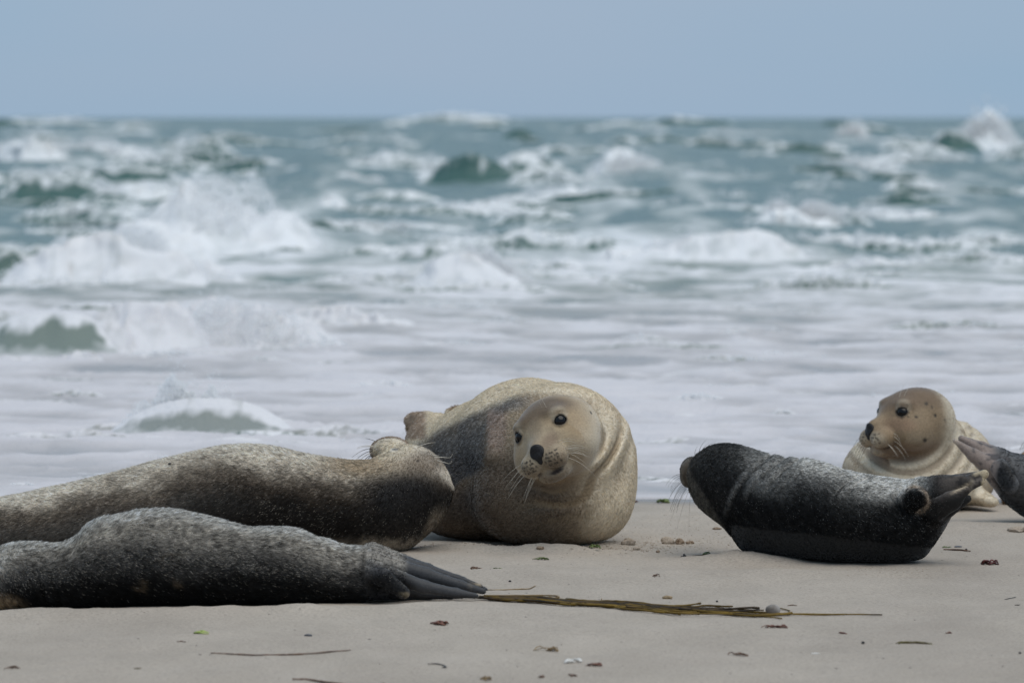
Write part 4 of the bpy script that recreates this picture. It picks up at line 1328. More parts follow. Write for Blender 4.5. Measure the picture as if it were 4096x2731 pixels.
for i in range(3):
    whisker(root, U(688 + i * 1.5, 489, 15.72), (-0.7 + 0.3 * i, -0.1, -0.8), 0.09, (0.05, 0, -0.35), M_WHISK_L, rad=0.0006)
for (x, y, dx, l) in ((695, 455, -0.1, 0.03), (699, 452.5, 0.1, 0.045), (702, 450.5, 0.35, 0.03), (704, 449.5, 0.6, 0.035), (716, 444, 0.95, 0.028)):
    whisker(root, U(x, y, 15.62), (dx, -0.1, 0.9 if dx < 0.9 else 0.25), l, (0.35, 0, -0.15), M_WHISK_D, rad=0.0007)

# ---- the pale seal behind it, head in three-quarter view
root = empty('seal', (*gp(920, 508)[:2], 0))
tag(root, 'cream seal farther back at right, brown head with dark spots looking left', 'seal', 'seals hauled out on the sand')
hE = Frame(U(914.8, 418.0, 17.3), (-0.86, -0.50, -0.02), (-0.05, 0.0, 1.0), 0.95)
def sdf_e(P):
    q = hE.loc(P)
    f = ell(P, U(912, 478, 17.42), (0.205, 0.20, 0.135))
    f = smin(f, rcone(P, U(915, 470, 17.45), U(944, 470, 17.75), 0.155, 0.148), 0.06)
    f = smin(f, rcone(P, U(944, 470, 17.75), U(952, 476, 18.15), 0.148, 0.12), 0.06)
    f = smin(f, rcone(P, U(952, 476, 18.15), U(958, 488, 18.55), 0.12, 0.05), 0.05)
    f = smin(f, ell(P, U(870, 480, 17.5), (0.080, 0.15, 0.115)), 0.06)
    f = smin(f, rcone(P, hE.wor((0, -0.03, -0.02)), U(922, 455, 17.45), 0.100, 0.150), 0.06)
    # fore flipper at the right
    g = fcone(P, U(960, 490, 17.5), U(988, 501, 17.36), 0.075, 0.035, 0.6, (0, 0.5, 1))
    f = smin(f, g, 0.03)
    ctr = U(906, 425, 17.35)
    dx, dz = P[:, 0] - ctr[0], P[:, 2] - ctr[2]
    r = np.sqrt(dx * dx * 0.85 + dz * dz)
    ang = np.arctan2(-dz, dx)
    win = sstep(0.10, 0.13, r) * sstep(0.25, 0.19, r) * sstep(-0.3, 0.5, ang) * sstep(2.7, 2.0, ang)
    f = f + win * 0.0045 * np.sin(2 * math.pi * r / 0.042)
    f = smin(f, head_sdf(q, 0.001) * hE.s, 0.02)
    return ground_clip(f, P, k=0.05)
def col_e(P, N):
    px, py = pxof(P); q = hE.loc(P)
    n = fbm(P * 8, 3, 55); nf = fbm(P * 36, 3, 57)
    C = const(CREAM * 0.92, len(P))
    ctr = U(906, 425, 17.35)
    r = np.sqrt((P[:, 0] - ctr[0]) ** 2 * 0.85 + (P[:, 2] - ctr[2]) ** 2)
    C = mix3(C, (0.24, 0.175, 0.115), 0.7 * sstep(0.25, 0.15, r) * sstep(-0.3, 0.7, np.sin(2 * math.pi * r / 0.042)) * sstep(435, 450, py))  # shade of the neck roll hollows, painted as darker fur
    C = mix3(C, (0.28, 0.2, 0.13), blob(px, py, 850, 472, 12, 10, 0.6) * 0.5)
    hd = sstep(0.165, 0.12, np.linalg.norm(q - np.array((0, 0.035, 0.0)), axis=1) - 0.02 * (q[:, 1] > 0.1))
    H = const((0.25, 0.18, 0.11), len(P))
    H = mix3(H, (0.14, 0.092, 0.056), sstep(0.015, 0.06, q[:, 2] + (n - .5) * .05) * sstep(-0.09, 0.0, q[:, 1]) * 0.85)
    H = mix3(H, (0.25, 0.16, 0.10), 0.8 * blob(q[:, 1], q[:, 2], 0.105, -0.012, 0.035, 0.022, 0.6))
    H = mix3(H, (0.46, 0.40, 0.30), sstep(-0.03, -0.08, q[:, 1] + (n - .5) * .05) * 0.7)
    H = mix3(H, (0.16, 0.105, 0.07), 0.75 * sstep(-0.055, -0.085, q[:, 2] + (n - .5) * 0.02))
    H = H * (0.85 + 0.3 * nf[:, None])
    C = C * (1 - hd[:, None]) + H * hd[:, None]
    C = face_paint(C, q)
    for (x, y, a, b) in ((926.5, 403.2, 1.8, 1.7), (916, 416.3, 1.6, 1.5), (902, 416.5, 1.1, 1.6), (908, 416.2, 1.0, 0.8), (924.8, 439.5, 2.2, 2.2), (896.3, 412, 1.2, 0.9), (945, 420, 1.6, 0.9), (932, 406.5, 0.8, 1.1)):
        C = mix3(C, (0.025, 0.02, 0.017), 0.9 * blob(px, py, x, y, a, b, 0.4) * (P[:, 1] < 17.4))
    for (x, y) in ((968, 427), (972, 434), (962, 430), (976, 446)):
        C = mix3(C, (0.28, 0.22, 0.17), 0.5 * blob(px, py, x, y, 3, 1.6, 0.6))
    return C
def len_e(P, N):
    q = hE.loc(P)
    L = 0.004 + 0.005 * sstep(0.10, 0.2, np.linalg.norm(q - np.array((0, 0.05, 0)), axis=1))
    for sx in (-1, 1):
        L = np.where(np.linalg.norm(q - EYE * (sx, 1, 1), axis=1) < 0.0275, 0, L)
    return np.where(np.linalg.norm(q - np.array((0, 0.187, -0.026)), axis=1) < 0.024, 0, L)
def flow_e(P, N):
    f = P - hE.wor((0, 0.2, -0.02))
    f /= np.linalg.norm(f, axis=1)[:, None] + 1e-6
    return f + np.array((0.2, 0.2, -0.3))
build_seal(root, sdf_e, (0.92, 16.95, -0.03), (1.62, 18.7, 0.42), 0.0052, col_e, len_e, flow_e, 90000, lift=0.2, jit=0.18, seed=105, clump=0.05)
add_face(root, hE)
pad_whiskers(root, hE, 7, M_WHISK_L, lens=(0.04, 0.075), sides=(-1,), seed=12)
for i in range(6):
    whisker(root, hE.wor((0.03 + 0.004 * i, 0.165 - 0.004 * i, -0.045 - 0.006 * i)), (-0.9, -0.1, 0.0 - 0.15 * i), 0.05, (0.1, 0, -0.8), M_WHISK_D, rad=0.0009)
for (q, d) in (((-0.04, 0.07, 0.066), (0.3, 0.1, 0.9)), ((-0.03, 0.08, 0.063), (0.15, 0.1, 0.9))):
    whisker(root, hE.wor(q), d, 0.05, (0.2, 0, 0), M_WHISK_L, rad=0.0007)

# ---- the seal at the right edge: only raised hind flippers and rump in view
root = empty('seal', (*gp(1100, 526)[:2], 0))
tag(root, 'grey seal at the right edge showing only raised hind flippers and rump', 'seal', 'seals hauled out on the sand')
top = [(983, 452), (991, 449), (1008.6, 451.5), (1024, 454.3), (1060, 456), (1110, 450), (1180, 446), (1260, 450), (1330, 462), (1362, 490)]
bot = [(983, 470), (997, 494), (1008.6, 505.4), (1024, 516.3), (1045, 527), (1080, 532), (1180, 533), (1280, 531), (1340, 522), (1362, 500)]
PF = Profile(top, bot, [(983, 16.75), (1362, 16.95)], [(983, 0.04), (1010, 0.075), (1060, 0.14), (1180, 0.18), (1300, 0.13), (1362, 0.04)], sm=3)
hF = Frame(U(1355, 486, 16.98), (0.9, 0.2, 0.1), (0, 0, 1), 0.98)
def sdf_f(P):
    f = PF(P)
    f = smin(f, head_sdf(hF.loc(P), eyes=False) * hF.s, 0.04)
    def blade(x0, y0, x1, y1, x2, y2, d, r0, r1, r2):
        return smin(rcone(P, U(x0, y0, d), U(x1, y1, d), r0, r1), rcone(P, U(x1, y1, d), U(x2, y2, d), r1, r2), 0.01)
    g = blade(1000, 458, 978, 448, 961, 438, 16.76, 0.030, 0.018, 0.010)
    g = smin(g, blade(1000, 454, 982, 445.5, 962, 437, 16.80, 0.02, 0.013, 0.006), 0.006)
    g = smin(g, blade(996, 470, 974, 455, 954.5, 440, 16.72, 0.034, 0.019, 0.0065), 0.006)
    g = smin(g, blade(998, 478, 981, 462, 962, 447, 16.73, 0.03, 0.017, 0.009), 0.006)
    f = smin(f, g, 0.012)
    f = smin(f, fcone(P, U(1000, 468, 16.66), U(1010, 484, 16.63), 0.030, 0.028, 0.5, (0.1, 1, 0.2)), 0.01)
    return ground_clip(f, P)
def col_f(P, N):
    px, py = pxof(P)
    n = fbm(P * 12, 3, 65); nf = fbm(P * 45, 3, 67)
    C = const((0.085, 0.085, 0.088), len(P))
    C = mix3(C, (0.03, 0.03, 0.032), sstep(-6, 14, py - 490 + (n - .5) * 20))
    C = mix3(C, (0.24, 0.19, 0.165), sstep(1002, 988, px + (n - .5) * 10))
    C = mix3(C, (0.45, 0.37, 0.30), 0.7 * sstep(962, 955, px))
    C = mix3(C, (0.045, 0.04, 0.042), 0.85 * sstep(0.58, 0.66, nf) * sstep(968, 975, px) * (px < 1010))
    C = mix3(C, (0.016, 0.016, 0.017), blob(px, py, 1006, 477, 10, 14, 0.25) * (P[:, 1] < 16.72))
    return C
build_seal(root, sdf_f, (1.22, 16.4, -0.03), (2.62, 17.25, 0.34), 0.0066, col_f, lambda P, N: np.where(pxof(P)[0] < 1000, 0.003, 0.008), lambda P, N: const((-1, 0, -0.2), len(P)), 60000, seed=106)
add_face(root, hF, eyes=(1, 1))

# ---- the brown seal behind that one, only the crown of its head in view at the edge
root = empty('seal', (*gp(1110, 500)[:2], 0))
tag(root, 'brown seal mostly hidden at the right edge, only the crown of its head showing', 'seal', 'seals hauled out on the sand')
hG = Frame(U(1042, 478, 17.75), (-0.55, -0.75, -0.15), (0, 0, 1), 0.98)
cg = [U(1052, 484, 17.85), U(1100, 475, 18.05), U(1170, 476, 18.2), U(1260, 478, 18.3), U(1330, 490, 18.4)]
rg = [0.12, 0.16, 0.17, 0.13, 0.05]
def sdf_g(P):
    f = head_sdf(hG.loc(P)) * hG.s
    for i in range(4):
        f = smin(f, rcone(P, cg[i], cg[i + 1], rg[i], rg[i + 1]), 0.05)
    return ground_clip(f, P)
def col_g(P, N):
    n = fbm(P * 12, 3, 75); nf = fbm(P * 40, 3, 77)
    C = mix3(const((0.30, 0.19, 0.10), len(P)), (0.11, 0.07, 0.04), sstep(0.45, 0.6, nf * 0.6 + n * 0.4))
    return face_paint(C, hG.loc(P), dots=False)
build_seal(root, sdf_g, (1.45, 17.45, -0.03), (2.8, 18.6, 0.36), 0.0075, col_g, lambda P, N: np.full(len(P), 0.008), lambda P, N: const((0.9, 0.3, -0.3), len(P)), 45000, seed=107)
add_face(root, hG)
for i in range(3):
    whisker(root, U(1020 + i * 2.5, 449 - i * 0.8, 17.66), (0.35 + 0.1 * i, -0.2, 1), 0.05, (0.2, 0, 0), M_WHISK_D, rad=0.0008)

# ------------------------------------------------------------------ weed, kelp, pebbles and crumbs on the sand
M_KELP = simple_mat('kelp_brown', (0.075, 0.043, 0.009), rough=0.5, spec=0.15, var=0.5, scale=9, alt=(0.19, 0.12, 0.022))
M_KELPD = simple_mat('kelp_dark', (0.022, 0.014, 0.009), rough=0.45, spec=0.2, var=0.5, scale=12, alt=(0.07, 0.042, 0.015))
M_STRAW = simple_mat('dry_stalk', (0.20, 0.13, 0.065), rough=0.7, scale=30, alt=(0.30, 0.21, 0.10))
M_TWIG = simple_mat('twig_brown', (0.085, 0.048, 0.03), rough=0.7, scale=60, alt=(0.16, 0.085, 0.05))
M_DARK = simple_mat('dark_scrap', (0.022, 0.02, 0.02), rough=0.5, scale=60)
M_RED = simple_mat('red_weed', (0.075, 0.016, 0.014), rough=0.4, scale=50, alt=(0.15, 0.04, 0.035))
M_RUST = simple_mat('rust_weed', (0.13, 0.045, 0.028), rough=0.6, scale=60, alt=(0.2, 0.085, 0.055))
M_GREEN = simple_mat('green_weed', (0.05, 0.085, 0.015), rough=0.45, scale=60, alt=(0.14, 0.18, 0.05))
M_LIME = simple_mat('lime_weed', (0.30, 0.40, 0.07), rough=0.5, scale=60, alt=(0.45, 0.52, 0.16))
M_YEL = simple_mat('yellow_weed', (0.20, 0.17, 0.04), rough=0.5, scale=40, alt=(0.07, 0.05, 0.02))
M_BEIGE = simple_mat('beige_shell', (0.24, 0.175, 0.10), rough=0.6, scale=40)
M_WHITE = simple_mat('white_shell', (0.66, 0.64, 0.60), rough=0.45, scale=40, var=0.12)
M_STONE = simple_mat('pebble_stone', (0.20, 0.17, 0.145), rough=0.6, scale=25, alt=(0.32, 0.30, 0.28))
M_SLATE = simple_mat('mussel_shell', (0.03, 0.036, 0.048), rough=0.35, scale=40, alt=(0.09, 0.10, 0.12))
M_WSAND = simple_mat('damp_sand', (0.34, 0.275, 0.215), rough=0.95, spec=0.05, var=0.2, scale=260, bump=0.8, alt=(0.46, 0.39, 0.32))
M_WSAND2 = simple_mat('brown_sand', (0.18, 0.115, 0.07), rough=0.95, spec=0.05, scale=200, bump=0.8, alt=(0.36, 0.28, 0.21))

def on_sand(px, py, up=0.0):
    p = gp(px, py)
    return np.array([p[0], p[1], float(sand_z(p[0], p[1])[0]) + up])

def strand_pts(pts, wob=0.0, up=0.002, seed=0, n=None):
    pts = np.array(pts, float)
    d_ = CAMH * FPX / (pts[:, 1] - HY); x_ = (pts[:, 0] - 512) * d_ / FPX
    P = np.stack([x_, d_, sand_z(x_, d_) + up], 1)
    n = n or max(8, len(pts) * 5)
    t = np.linspace(0, len(P) - 1, n)
    Q = np.stack([np.interp(t, np.arange(len(P)), P[:, k]) for k in range(3)], 1)
    for k in range(3):
        Q[1:-1, k] = gauss_s(Q[:, k], 1.2)[1:-1]
    if wob:
        rng = np.random.default_rng(seed)
        w = gauss_s(rng.normal(0, 1, n), 1.2)
        Q[:, 1] += wob * w * 3
        Q[:, 0] += wob * gauss_s(rng.normal(0, 1, n), 1.2)
        Q[:, 2] += np.abs(gauss_s(rng.normal(0, 1, n), 1.5)) * wob * 0.35
    return Q

def twig(name, label, cat, pts, rad, mat, wob=0.003, seed=0, flat=0.7, group='weed scraps on the sand'):
    Q = strand_pts(pts, wob, rad * 0.7, seed)
    t = np.linspace(0, 1, len(Q))
    r = rad * (0.55 + 0.45 * np.sin(math.pi * np.clip(t, 0.05, 0.95))) * (0.8 + 0.4 * np.random.default_rng(seed).random(len(Q)))
    o = tube_obj(name, Q, r, mat, None, 5, flat)
    return tag(o, label, cat, group)

def clump(name, label, cat, x0, x1, py, height, mat, n=7, rad=0.0028, seed=0, mats=None, group='weed scraps on the sand'):
    """A tangle of short blades lying on the sand, one thing."""
    rng = np.random.default_rng(seed)
    c0, c1 = on_sand(x0, py), on_sand(x1, py)
    w = c1[0] - c0[0]
    Vs, Fs, k = [], [], 0
    for i in range(n):
        a = c0 + np.array((w * rng.uniform(0, 0.8), rng.normal(0, 0.012), 0))
        ln = w * rng.uniform(0.25, 0.75)
        if a[0] + ln > c1[0]: ln = max(c1[0] - a[0], 0.006)
        h = height * rng.uniform(0.25, 1.0)
        t = np.linspace(0, 1, 7)
        Q = a + np.stack([t * ln, rng.normal(0, 0.008) * t + 0.006 * np.sin(t * 5 + rng.random() * 6), h * np.sin(math.pi * np.clip(t * rng.uniform(0.8, 1.3), 0, 1)) * (1 - 0.5 * t)], 1)
        Q[:, 2] += rad * 0.5
        V, F = tube(Q, rad * rng.uniform(0.6, 1.5) * (1.0 - 0.7 * np.abs(t - 0.4)), 5, 0.55)
        Vs.append(V); Fs += [tuple(j + k for j in (f if f[2] != f[3] else f[:3])) for f in F]; k += len(V)
    me = bpy.data.meshes.new(name)
    me.from_pydata([tuple(v) for v in np.vstack(Vs)], [], Fs)
    me.polygons.foreach_set('use_smooth', [True] * len(me.polygons))
    me.materials.append(mat)
    o = bpy.data.objects.new(name, me); COL.objects.link(o)
    return tag(o, label, cat, group)

def lump(name, label, cat, px, py, size, mat, seed=0, rough=0.35, group='pebbles and shells on the sand', sink=0.25):
    """A rounded stone, shell or crumb of sand; size = half extents in metres."""
    c = on_sand(px, py)
    size = np.array(size, float)
    def f(P):
        q = (P - c - np.array((0, 0, size[2] * (1 - 2 * sink)))) / size
        return (np.linalg.norm(q, axis=1) - 1 - rough * (fbm(q * 1.6 + seed * 5.1, 3, seed) - 0.5)) * size.min()
    ext = size * 1.5
    V, F, N = surface_nets(f, c - ext, c + ext + np.array((0, 0, size[2])), float(size.min()) * 0.3)
    return tag(np_mesh(name, V, F, mat), label, cat, group)

# the long bundle of kelp strands in front of the flippers
root = empty('kelp_bundle', on_sand(660, 611))
tag(root, 'long bundle of brown kelp strands lying on the sand right of the flippers', 'kelp')
rng = np.random.default_rng(5)
def kelp_mid(x): return np.interp(x, [470, 486, 540, 600, 660, 720, 770, 800, 882], [599, 599.5, 602.5, 606.5, 609.5, 611.5, 612, 611.8, 613.4])
def kelp_hw(x): return np.interp(x, [470, 520, 600, 660, 720, 765, 790, 882], [1.2, 2.2, 2.8, 3.8, 4.4, 4.0, 1.0, 0.2])
for i in range(26):
    a = rng.uniform(468, 500) if i < 14 else rng.uniform(500, 640)
    b = rng.uniform(640, 775) if i < 24 else 800
    u0, u1 = rng.uniform(-1, 1, 2)
    xx = np.arange(a, b, 9.0)
    uu = np.linspace(u0, u1, len(xx)) + 0.35 * np.sin(xx * rng.uniform(0.03, 0.07) + rng.random() * 6)
    pts = [(x, kelp_mid(x) + kelp_hw(x) * np.clip(u, -1.1, 1.1)) for x, u in zip(xx, uu)]
    Q = strand_pts(pts, 0.0015, 0.003 + 0.006 * rng.random(), 300 + i, n=len(pts) * 2)
    r = rng.uniform(0.0035, 0.0062) * (0.7 + 0.5 * np.random.default_rng(i).random(len(Q)))
    tube_obj('strand', Q, r, M_KELPD if (a < 500 and rng.random() < 0.7) else M_KELP, root, 5, 0.6)
for pts, r in (([(770, 612.5), (800, 612), (840, 612.6), (860, 613), (882.5, 613.6)], 0.0024), ([(745, 613), (775, 616), (782, 617.8)], 0.0024), ([(778, 606.5), (786, 608), (790, 609.5)], 0.0022),
               ([(600, 605.5), (680, 607), (740, 608.3), (764, 609)], 0.0022), ([(785, 612.2), (815, 613.4), (845, 613.6)], 0.0016)):
    tube_obj('strand', strand_pts(pts, 0.001, 0.003, 9), r, M_KELP, root, 5, 0.7)
stub = on_sand(601.5, 605.5)
tube_obj('strand', [stub, stub + (0.001, 0, 0.010), stub + (0, 0, 0.018)], [0.0016, 0.0014, 0.001], M_STRAW, root, 5)
twig('dry_stalk', 'thin straw stalk lying just right of the flipper tips, upturned end', 'stalk', [(487, 591.2), (505, 591.3), (520, 590), (530, 589.5), (535, 587.5)], 0.0022, M_STRAW, 0.001, 1)
twig('dry_stalk', 'straw stalk with a looped end just above the kelp bundle', 'stalk', [(487, 596), (520, 596.3), (548, 597), (558, 598), (559, 599), (554, 599.3), (549, 598.4)], 0.0026, M_STRAW, 0.0005, 2)
lump('pebble', 'grey brown pebble resting on the right end of the kelp bundle', 'pebble', 773, 610.2, (0.019, 0.014, 0.014), M_STONE, 3, 0.25)
lump('mussel_shell', 'small blue black shell beside the middle of the kelp bundle', 'shell', 644.5, 607.3, (0.012, 0.006, 0.005), M_SLATE, 4, 0.3)
lump('shell_fragment', 'beige wedge of shell or wood standing alone above the kelp bundle', 'shell', 667.5, 597.4, (0.0125, 0.006, 0.0058), M_BEIGE, 5, 0.5)
lump('pebble', 'tiny dark pebble on bare sand right of the flippers', 'pebble', 510, 584.5, (0.0036, 0.003, 0.003), M_DARK, 6, 0.3)
lump('pebble', 'tiny dark pebble on the sand above the kelp, right of the beige fragment', 'pebble', 717, 600.5, (0.0032, 0.003, 0.003), M_DARK, 7, 0.3)
lump('pebble', 'tiny round pebble below the black seal, left of the yellow weed', 'pebble', 863, 641, (0.0042, 0.004, 0.004), M_DARK, 8, 0.2)
lump('pebble', 'tiny dark pebble at the right edge of the sand', 'pebble', 1020, 655.4, (0.0032, 0.003, 0.003), M_DARK, 9, 0.2)
lump('pebble', 'small brown pebble right of the facing seal, near damp sand lumps', 'pebble', 658, 552.4, (0.006, 0.005, 0.0045), M_WSAND2, 10, 0.4)
lump('shell_fragment', 'thin white shell sliver on the lower right sand', 'shell', 815.5, 652, (0.010, 0.004, 0.0016), M_WHITE, 11, 0.3)
G = 'lumps of damp sand'
lump('sand_lump', 'broad lump of damp sand at the foot of the facing seal', 'sand lump', 628, 546.5, (0.020, 0.016, 0.012), M_WSAND, 12, 1.0, G)
lump('sand_lump', 'low crumbly lump of sand below the broad one by the facing seal', 'sand lump', 637, 550.5, (0.011, 0.01, 0.006), M_WSAND, 13, 1.0, G)
lump('sand_lump', 'ragged pale sand lump between the facing seal and the black seal', 'sand lump', 668, 543.3, (0.019, 0.014, 0.013), M_WSAND, 14, 1.1, G)
lump('sand_lump', 'brown sand lump next to the ragged pale one', 'sand lump', 680, 543.5, (0.0125, 0.011, 0.0105), M_WSAND2, 15, 0.9, G)
lump('sand_lump', 'flat brown lump, nearest to the black seal of the row', 'sand lump', 690, 543.7, (0.0125, 0.008, 0.006), M_WSAND2, 16, 0.7, G)
lump('sand_lump', 'pale sand heap at the right edge below the flippers', 'sand lump', 1017, 532.8, (0.026, 0.03, 0.010), M_WSAND, 17, 0.9, G)
lump('sand_lump', 'small brown lump with grass below the facing seal', 'sand lump', 540, 553.3, (0.011, 0.008, 0.0055), M_WSAND2, 18, 0.8, G)
lump('sand_lump', 'low brown mark of sand under the black seal chin', 'sand lump', 717, 530, (0.012, 0.014, 0.004), M_WSAND2, 19, 0.9, G)
clump('seaweed_clump', 'bright green weed clump at the water edge left of the black seal', 'seaweed', 656.5, 669, 502, 0.012, M_GREEN, 12, 0.005, 21)
clump('seaweed_clump', 'small red weed scrap at the water edge beside the facing seal', 'seaweed', 632, 638, 501.5, 0.006, M_RUST, 5, 0.003, 22)
clump('seaweed_clump', 'green brown tangle of grass below the facing seal', 'seaweed', 530, 549, 560.5, 0.010, M_GREEN, 11, 0.0016, 23)
clump('seaweed_clump', 'dark green leafy scrap below the right side of the facing seal', 'seaweed', 589, 600, 552, 0.008, M_GREEN, 9, 0.0035, 24)
clump('seaweed_clump', 'green scrap on a long stem just left of the black seal', 'seaweed', 702, 714, 554.8, 0.007, M_GREEN, 9, 0.003, 25)
twig('weed_strand', 'thin brown strand running through the green scrap by the black seal', 'seaweed', [(693, 556.5), (704, 555), (716, 555.3), (724, 555)], 0.0014, M_TWIG, 0.0015, 26)
clump('seaweed_scrap', 'small dark peaked scrap left of the black seal', 'seaweed', 679, 686, 557, 0.008, M_DARK, 5, 0.002, 27)
clump('seaweed_scrap', 'brown crumb of weed behind the flipper tips', 'seaweed', 470, 482, 572.3, 0.006, M_TWIG, 7, 0.0018, 28)
clump('seaweed_scrap', 'green crumb of weed behind the flipper tips', 'seaweed', 493, 502, 573.5, 0.003, M_GREEN, 6, 0.0016, 29)
clump('seaweed_scrap', 'small curled brown leaf alone in the middle of the sand', 'seaweed', 651, 660, 577.8, 0.008, M_TWIG, 4, 0.0015, 30)
clump('red_seaweed', 'curled dark red leaf of weed right of the black seal', 'seaweed', 978, 998, 563, 0.016, M_RED, 9, 0.0042, 31)
clump('seaweed_scrap', 'short green scrap above the brown strip right of the black seal', 'seaweed', 942, 951, 547.2, 0.004, M_GREEN, 5, 0.0018, 32)
lump('mussel_shell', 'slim black shell chip right of the black seal', 'shell', 958, 547.4, (0.011, 0.004, 0.0032), M_SLATE, 33, 0.4)
twig('weed_strip', 'mottled brown strip of weed right of the black seal', 'seaweed', [(943, 549.6), (955, 550), (963, 550.3), (971, 551)], 0.0034, M_TWIG, 0.002, 34)
lump('pebble', 'tiny black pebble on the brown strip right of the black seal', 'pebble', 966.2, 549.6, (0.0035, 0.0033, 0.0035), M_DARK, 35, 0.2)
twig('twig', 'dark slanting stick near the right edge of the sand', 'twig', [(1005, 598.5), (1010, 597.3), (1016, 595.6)], 0.0016, M_DARK, 0.0008, 36)
twig('twig', 'short dark chip near the right edge below the slanting stick', 'twig', [(1015, 606.2), (1020, 606)], 0.0018, M_DARK, 0.0008, 37)
twig('twig', 'short brown twig right of the pebble on the kelp', 'twig', [(788, 603.6), (792, 603), (797, 603.6)], 0.0018, M_TWIG, 0.001, 38)
clump('seaweed_scrap', 'rust brown ragged twig of weed below the kelp pebble', 'seaweed', 760, 787, 625.5, 0.008, M_RUST, 11, 0.0026, 39)
clump('seaweed_scrap', 'small brown chip below the tip of the kelp', 'seaweed', 838, 846, 631.6, 0.005, M_RUST, 5, 0.0028, 40)
clump('seaweed_scrap', 'small red brown crumb right of the brown chip', 'seaweed', 943, 951, 631.5, 0.003, M_RUST, 5, 0.0016, 41)
clump('yellow_seaweed', 'yellow green stringy weed on the lower right sand', 'seaweed', 894, 932, 642, 0.006, M_YEL, 12, 0.0024, 42)
clump('seaweed_scrap', 'red brown flat scrap below the near flippers', 'seaweed', 430, 448, 626, 0.009, M_RUST, 7, 0.004, 43)
clump('seaweed_scrap', 'tan papery weed in the middle of the near sand', 'seaweed', 531, 558, 649.6, 0.012, M_STRAW, 9, 0.0024, 44)
clump('seaweed_scrap', 'brown twiggy scrap at lower right of centre', 'seaweed', 726, 748, 653.5, 0.006, M_TWIG, 8, 0.0020, 45)
clump('shell_fragment', 'white papery shell flake at the bottom centre', 'shell', 564, 582, 663, 0.008, M_WHITE, 6, 0.0036, 46)
clump('seaweed_scrap', 'brown stalky weed attached right of the white flake', 'seaweed', 580, 602, 666, 0.007, M_RUST, 7, 0.0024, 47)
twig('twig', 'dark twig with a looped end at bottom left of centre', 'twig', [(428, 665.2), (436, 664.8), (443, 665.8), (446, 667.5), (442.5, 668)], 0.0022, M_DARK, 0.0008, 48)
clump('seaweed_scrap', 'tan scrap at the bottom edge left of centre', 'seaweed', 480, 491, 678.5, 0.005, M_STRAW, 6, 0.0026, 49)
clump('seaweed_scrap', 'small brown crumb at the bottom, left of the white flake', 'seaweed', 537, 544, 675.8, 0.004, M_TWIG, 5, 0.0022, 50)
clump('seaweed_scrap', 'small brown crumb at the bottom, just under the white flake', 'seaweed', 568, 576, 673.6, 0.004, M_TWIG, 5, 0.0022, 51)
clump('seaweed_scrap', 'lime green scrap of weed below the near dark seal', 'seaweed', 190, 209, 634.3, 0.006, M_LIME, 7, 0.003, 52)
twig('twig', 'tiny brown twig below the lime green scrap', 'twig', [(177, 643.6), (181, 643), (186, 643.8)], 0.0015, M_TWIG, 0.001, 53)
twig('dry_stalk', 'long thin brown stalk lying across the near sand at left', 'stalk', [(211, 653.6), (230, 654.2), (253, 655.3), (282, 656), (307, 654.6), (338, 652), (351, 651.2)], 0.0026, M_TWIG, 0.0010, 54)
lump('mussel_shell', 'dark chip on the near sand right of the lime scrap', 'shell', 308.5, 637, (0.010, 0.005, 0.0035), M_SLATE, 55, 0.4)
clump('seaweed_scrap', 'brown straw scrap at the left edge of the near sand', 'seaweed', -2, 21, 668.6, 0.005, M_TWIG, 8, 0.0018, 56)
twig('twig', 'pale green grey bit at lower left', 'twig', [(134, 669.8), (141, 669.9)], 0.0018, M_YEL, 0.0008, 57)
twig('dry_stalk', 'brown stalk cut by the bottom edge at left of centre', 'stalk', [(293, 678.2), (305, 678), (320, 679.5), (340, 682), (365, 684.5), (378, 684), (384, 681.2)], 0.0036, M_TWIG, 0.0015, 58)
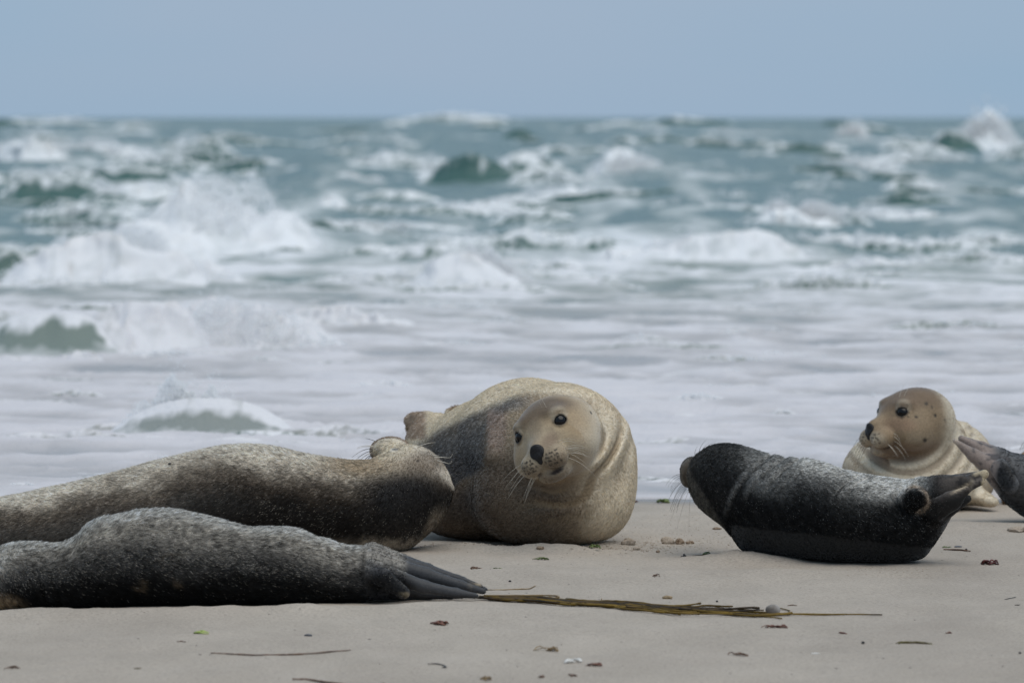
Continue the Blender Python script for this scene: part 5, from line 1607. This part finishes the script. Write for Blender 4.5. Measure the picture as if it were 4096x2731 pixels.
# a fly on the long seal's back
fr_ = U(169.5, 464.2, 15.66)
root = empty('fly', fr_)
tag(root, 'small dark fly sitting on the pale back of the long seal', 'fly')
def small_ell(name, c, r, mat, parent):
    V, F, N = surface_nets(lambda P: ell(P, c, r), np.array(c) - np.array(r) * 1.5, np.array(c) + np.array(r) * 1.5, min(r) * 0.4)
    return np_mesh(name, V, F, mat, parent)
small_ell('body', fr_ + (0, 0, 0.003), (0.0045, 0.0025, 0.0025), M_DARK, root)
small_ell('wing', fr_ + (0.002, -0.002, 0.0045), (0.004, 0.0018, 0.0007), M_SLATE, root)
small_ell('wing', fr_ + (0.002, 0.002, 0.0045), (0.004, 0.0018, 0.0007), M_SLATE, root)

# uncountable small stuff: sand crumbs thrown up by the seals, dark specks of weed
rng = np.random.default_rng(99)
def scatter(name, label, cat, spots, mat, flat):
    C, R = [], []
    for px, py, wx, wy, n, r0, r1 in spots:
        x = px + rng.normal(0, wx, n); y = py + rng.normal(0, wy, n)
        k = y > 503
        x, y = x[k], y[k]
        r = r0 + (r1 - r0) * rng.random(len(x)) ** 3
        d = CAMH * FPX / (y - HY); wx_ = (x - 512) * d / FPX
        C.append(np.stack([wx_, d, sand_z(wx_, d) + r * 0.1], 1)); R.append(r)
    C = np.vstack(C); R = np.concatenate(R); n = len(R)
    sc = np.stack([rng.uniform(0.8, 1.8, n), rng.uniform(0.8, 1.6, n), np.full(n, flat)], 1)
    V = C[:, None, :] + OCT_V[None] * (R[:, None] * sc)[:, None, :]
    F = (np.arange(n) * 6)[:, None, None] + OCT_F[None]
    return tag(np_mesh(name, V.reshape(-1, 3), F.reshape(-1, 3), mat), label, cat, None, 'stuff')
scatter('sand_crumbs', 'loose crumbs of sand scuffed up round the seals', 'sand crumbs',
        [(500, 547, 45, 2.0, 400, 0.001, 0.0035), (600, 547, 25, 3, 250, 0.001, 0.0035), (660, 545, 30, 4, 300, 0.001, 0.003), (730, 545, 20, 6, 100, 0.001, 0.0025),
         (900, 570, 30, 2.5, 120, 0.001, 0.0025), (690, 528, 40, 8, 150, 0.001, 0.0025), (640, 550, 15, 2, 90, 0.001, 0.0035)], M_WSAND, 0.8)
scatter('weed_specks', 'tiny dark specks of weed sprinkled over the sand', 'weed specks',
        [(512, 600, 330, 45, 260, 0.0008, 0.0028), (512, 660, 330, 20, 90, 0.0008, 0.003), (950, 545, 60, 12, 60, 0.0008, 0.0025), (560, 560, 60, 10, 50, 0.0008, 0.0022)], M_DARK, 0.35)
